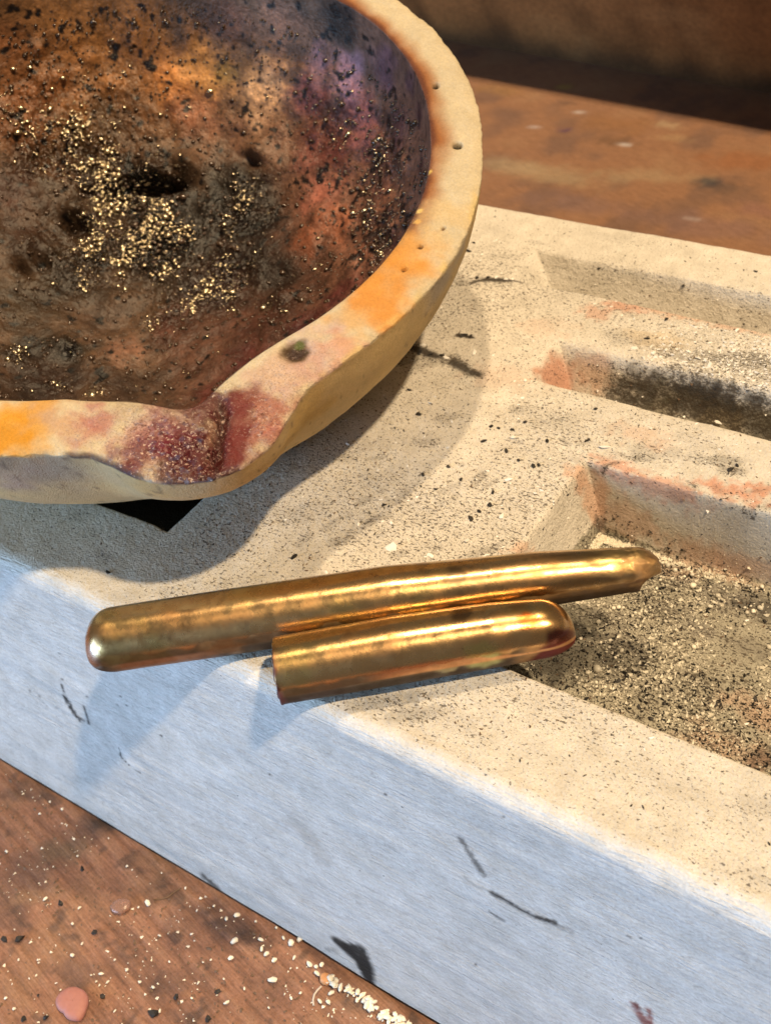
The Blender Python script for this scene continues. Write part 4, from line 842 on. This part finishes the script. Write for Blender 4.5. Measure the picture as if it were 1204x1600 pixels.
tag(tube('fibre', [at(px, py, ZB+.04) for px, py in [(240, 1405), (250, 1405), (262, 1402), (272, 1394), (284, 1387)]], .022, M_BROWN), 'thin brown fibre lying beside the largest lone granule', 'fibre')

# crumbs and chips on the mould top
for (px, py, r) in [(460, 871, 5.5), (723, 525, 7), (735, 527, 4), (654, 648, 5), (832, 729, 5), (841, 727, 4), (735, 811, 5), (770, 770, 4.5), (886, 774, 3), (917, 689, 4), (930, 640, 4), (767, 667, 5), (778, 670, 4), (800, 672, 4), (820, 660, 4), (755, 690, 4), (790, 705, 4), (740, 380, 4), (732, 393, 5), (745, 435, 5), (762, 434, 4), (640, 545, 6), (655, 552, 5), (672, 555, 4), (690, 556, 4), (935, 420, 4), (1067, 447, 4.5), (1180, 425, 3.5), (1140, 735, 6), (1150, 728, 4), (920, 570, 3), (700, 730, 4), (720, 750, 4), (600, 790, 4), (1040, 500, 4), (1010, 530, 4), (765, 790, 5), (748, 800, 4), (855, 690, 4), (640, 610, 4), (170, 895, 4), (660, 742, 4), (680, 765, 3.5), (810, 720, 4)]:
    p = on_mould(px, py); bit('black_crumb', p+np.array([0, 0, .03]), r/46*.85, ('large' if r >= 5 else 'small')+' black crumb '+near_phrase(px, py, TM), 'crumb', ('large' if r >= 5 else 'small')+' black crumbs '+near_phrase(px, py, TM), random.uniform(1, 1.5))
for (px, py, r) in [(610, 858, 9), (698, 560, 6), (741, 551, 6), (672, 630, 5), (801, 684, 7), (783, 808, 7), (794, 750, 6), (944, 699, 8), (672, 869, 6), (757, 873, 5), (760, 868, 4), (820, 595, 5), (1108, 571, 7), (1122, 660, 6), (1150, 517, 5), (1050, 555, 4), (1075, 550, 5), (990, 545, 5), (750, 408, 5), (700, 535, 5), (790, 437, 4), (775, 434, 5), (660, 540, 6), (800, 437, 4), (730, 845, 5), (700, 700, 4), (640, 500, 4), (1005, 560, 4), (1040, 547, 4), (1020, 552, 5), (1090, 560, 4), (560, 820, 4)]:
    p = on_mould(px, py); bit('pale_chip', p+np.array([0, 0, .03]), r/46*.8, ('large' if r >= 6 else 'small')+' pale flat chip '+near_phrase(px, py, TM), 'chip', ('large' if r >= 6 else 'small')+' pale chips '+near_phrase(px, py, TM), random.uniform(1, 1.4))
# beads in the largest cavity
BD = [(197, 45, 10), (235, 95, 14), (315, 95, 18), (343, 95, 14), (205, 75, 8), (215, 110, 9), (250, 60, 8), (270, 80, 9), (185, 20, 8), (175, 90, 8), (290, 100, 9), (260, 110, 9), (380, 95, 8), (400, 100, 9), (645, 195, 17), (745, 220, 13), (605, 165, 17), (630, 160, 10), (750, 285, 20), (700, 230, 10), (680, 200, 9), (575, 150, 10), (560, 140, 9), (780, 225, 8), (820, 230, 9), (850, 240, 8), (895, 345, 18), (870, 380, 12), (800, 390, 13), (850, 405, 14), (1140, 415, 18), (1100, 433, 16), (1063, 440, 14), (590, 437, 12), (590, 490, 10), (203, 497, 16), (265, 640, 12), (337, 660, 14), (755, 640, 15), (195, 770, 26), (140, 790, 16), (133, 835, 12), (190, 845, 12), (320, 410, 18), (290, 415, 14), (345, 410, 10), (270, 600, 10), (315, 580, 9), (640, 625, 12), (620, 540, 10), (520, 545, 10), (500, 410, 9), (415, 440, 10), (420, 520, 9), (1190, 640, 14), (1150, 290, 14), (1120, 300, 10), (75, 815, 9), (100, 590, 12), (240, 870, 9), (360, 880, 10), (535, 885, 11), (300, 700, 10), (850, 290, 10), (900, 260, 8), (1050, 410, 9), (1085, 400, 8), (475, 640, 8), (700, 600, 7), (560, 250, 10), (540, 300, 11), (530, 320, 9)]
for (u, v, r) in BD:
    w_ = near_phrase(880+u/3.716, 840+v/3.716, CM); sz = 'large' if r >= 16 else ('small' if r >= 11 else 'tiny')
    p = on_mould(880+u/3.716, 840+v/3.716); bit('pale_bead', p+np.array([0, 0, r/3.716/46*.5]), r/3.716/46*.85, sz+' pale glassy bead '+w_, 'bead', sz+' pale beads '+w_, random.uniform(1, 1.25))
for (u, v, r) in [(115, 660, 16), (317, 835, 16), (345, 830, 10), (580, 967, 14), (505, 1055, 16), (440, 990, 13), (880, 975, 16), (910, 980, 10), (1110, 940, 14), (380, 615, 12), (465, 745, 11), (1150, 1190, 10), (1165, 490, 12), (30, 530, 10), (710, 800, 12), (590, 830, 10), (1000, 950, 8), (820, 890, 8), (925, 800, 8), (1045, 1025, 8), (230, 620, 9), (580, 1060, 8)]:
    p = on_mould(880+u/3.716, 840+v/3.716); bit('black_crumb', p+np.array([0, 0, .03]), r/3.716/46*.9, 'black crumb '+near_phrase(880+u/3.716, 840+v/3.716, CM), 'crumb', 'black crumbs '+near_phrase(880+u/3.716, 840+v/3.716, CM), random.uniform(1, 1.4))

# fine dust: one mesh of thousands of tiny flakes and grains per kind
def dust(name, pts, rads, mat, label, cat, flat=.5):
    n_ = len(pts); tet = np.array([(1, 1, 1), (1, -1, -1), (-1, 1, -1), (-1, -1, 1)], float)/1.7
    an = rng.random(n_)*6.283; st = rng.uniform(.6, 1.6, (n_, 1))
    v = tet[None]*np.concatenate([st, 1/st, np.full((n_, 1), flat)], 1)[:, None, :]*(1+.5*(rng.random((n_, 4, 1))-.5))
    ca, sa = np.cos(an)[:, None], np.sin(an)[:, None]
    v = np.stack([v[..., 0]*ca-v[..., 1]*sa, v[..., 0]*sa+v[..., 1]*ca, v[..., 2]], -1)*rads[:, None, None]+pts[:, None, :]
    f = np.array([(0, 1, 2), (0, 3, 1), (0, 2, 3), (1, 3, 2)])[None]+np.arange(n_)[:, None, None]*4
    me = quads_mesh(name, v.reshape(-1, 3), f.reshape(-1, 3), mat); me.polygons.foreach_set('use_smooth', np.zeros(len(me.polygons), bool))
    o = link(name, me); return tag(o, label, cat, None, 'stuff')
def scatter(n_, x0, x1, y0, y1, dens=None, fr=.5, seed=0, con=1.1):
    p = np.stack([rng.uniform(x0, x1, n_), rng.uniform(y0, y1, n_), np.zeros(n_)], 1)
    k = .5+con*fbm(p, fr, 3, seed)
    if dens is not None: k = k*dens(p)
    return p[rng.random(n_) < k]
def mould_dens(p):
    x, y = p[:, 0], p[:, 1]
    k = np.where(y < 3.2, .42, 1.0)*np.where((x < -9.5), .35, 1)*np.where(y > 22.4, .35, 1)*np.where((y > 12) & (y < 15) & (x > 5), .7, 1)
    return k*np.where((x < -4) & (y < 2), .6, 1)
p = scatter(26000, -14, 13, .8, 24.5, mould_dens, .5, 401); p[:, 2] = ztop(p[:, 0], p[:, 1])
dust('soot_specks', p, np.minimum(.012+rng.exponential(.014, len(p)), .065), M_BLACK, 'fine dark specks sprinkled over the mould top', 'specks')
p = scatter(9000, -12, 13, .8, 22.5, mould_dens, .5, 411); p[:, 2] = ztop(p[:, 0], p[:, 1])
dust('brown_specks', p, np.minimum(.014+rng.exponential(.016, len(p)), .07), M_BROWN, 'fine brown grit sprinkled over the mould top', 'specks')
p = scatter(1700, -12, 13, .8, 22.5, mould_dens, .5, 421); p[:, 2] = ztop(p[:, 0], p[:, 1])
dust('pale_specks', p, np.minimum(.02+rng.exponential(.022, len(p)), .09), M_CHIP, 'fine pale grit sprinkled over the mould top', 'specks')
p = scatter(9000, 1.2, 13, 3.6, 11.4, None, .7, 431, 2.0); p[:, 2] = ztop(p[:, 0], p[:, 1])+.01
dust('cavity_grit', p, np.minimum(.018+rng.exponential(.020, len(p)), .10), M_GLASSY, 'fine pale grit covering the floor of the largest cavity', 'grit', .8)
p = scatter(9000, 1.2, 13, 3.6, 11.4, None, .5, 432, 2.4); p[:, 2] = ztop(p[:, 0], p[:, 1])+.01
dust('cavity_soot', p, np.minimum(.014+rng.exponential(.018, len(p)), .08), M_BLACK, 'fine black grit covering the floor of the largest cavity', 'grit', .8)
nb = 900; t1 = rng.random(nb); p = np.stack([1.45+.2*rng.random(nb)+np.where(t1 < .6, rng.exponential(1.3, nb), 0), 11.1-.25*rng.random(nb)-np.where(t1 < .6, 0, rng.exponential(.5, nb)), 0*t1], 1); p[:, 2] = ztop(p[:, 0], p[:, 1])+.03*rng.random(nb)
dust('corner_beads', p, rng.uniform(.03, .10, nb), M_GLASSY, 'small pale beads gathered along the foot of the cavity wall', 'beads', 1.0)
p = scatter(3000, 0, 9, 17.2, 19.9, None, .5, 441); p[:, 2] = ztop(p[:, 0], p[:, 1]); dust('slot_grit', p, np.minimum(.02+rng.exponential(.025, len(p)), .1), M_CHIP, 'fine pale grit along the narrow slot of the mould', 'grit')
p = scatter(2200, -20, 4, -13, -2.6, None, .5, 451); p[:, 2] = ZB+.02
dust('board_crumbs', p, np.minimum(.018+rng.exponential(.02, len(p)), .08), M_WHITE, 'fine pale crumbs sprinkled over the brown board', 'crumbs')
p = scatter(4000, -20, 4, -13, -2.6, None, .4, 452); p[:, 2] = ZB+.02
dust('board_grit', p, np.minimum(.02+rng.exponential(.02, len(p)), .09), M_BROWN, 'fine dark grit sprinkled over the brown board', 'grit')

# slag droplets in the bowl, and pale metal beads added for glints
nI = np.nonzero(nin & (RRf < R_IN*.985))[0]
def droplets(name, NB, wgt, r0, r1, rmax, flat, mt):
    wgt = wgt/wgt.sum(); pick = rng.choice(nI, NB, p=wgt); pl = cr_off[pick]; nv_ = vnm[pick]; nv_ = np.where((nv_@cn < 0)[:, None], -nv_, nv_)
    rb = np.minimum(r0+rng.exponential(r1, NB), rmax)
    st = rng.uniform(.7, 1.5, (NB, 1, 1))
    vv = (ICO[None]*rb[:, None, None]*np.concatenate([st, 1/st, st*0+flat], 2)*(1+.35*(rng.random((NB, 12, 1))-.5))+(pl+nv_*rb[:, None]*.15)[:, None, :]).reshape(-1, 3); ff = (ICF[None]+np.arange(NB)[:, None, None]*12).reshape(-1, 3)
    return tag(link(name, quads_mesh(name, vv, ff, mt), cr), None, None, None, 'stuff')
area = np.maximum(RRf[nI], .3)
droplets('slag_droplets', 9000, area*(.25+rough[nI]**1.3), .016, .024, .17, .8, M_BEAD)
droplets('glint_beads', 3000, area*(.006+spark[nI]**2.2)*(.1+ss(-.15, .35, vn(Lc[nI], 1.1, 131))), .014, .034, .20, .55, M_GLINT)
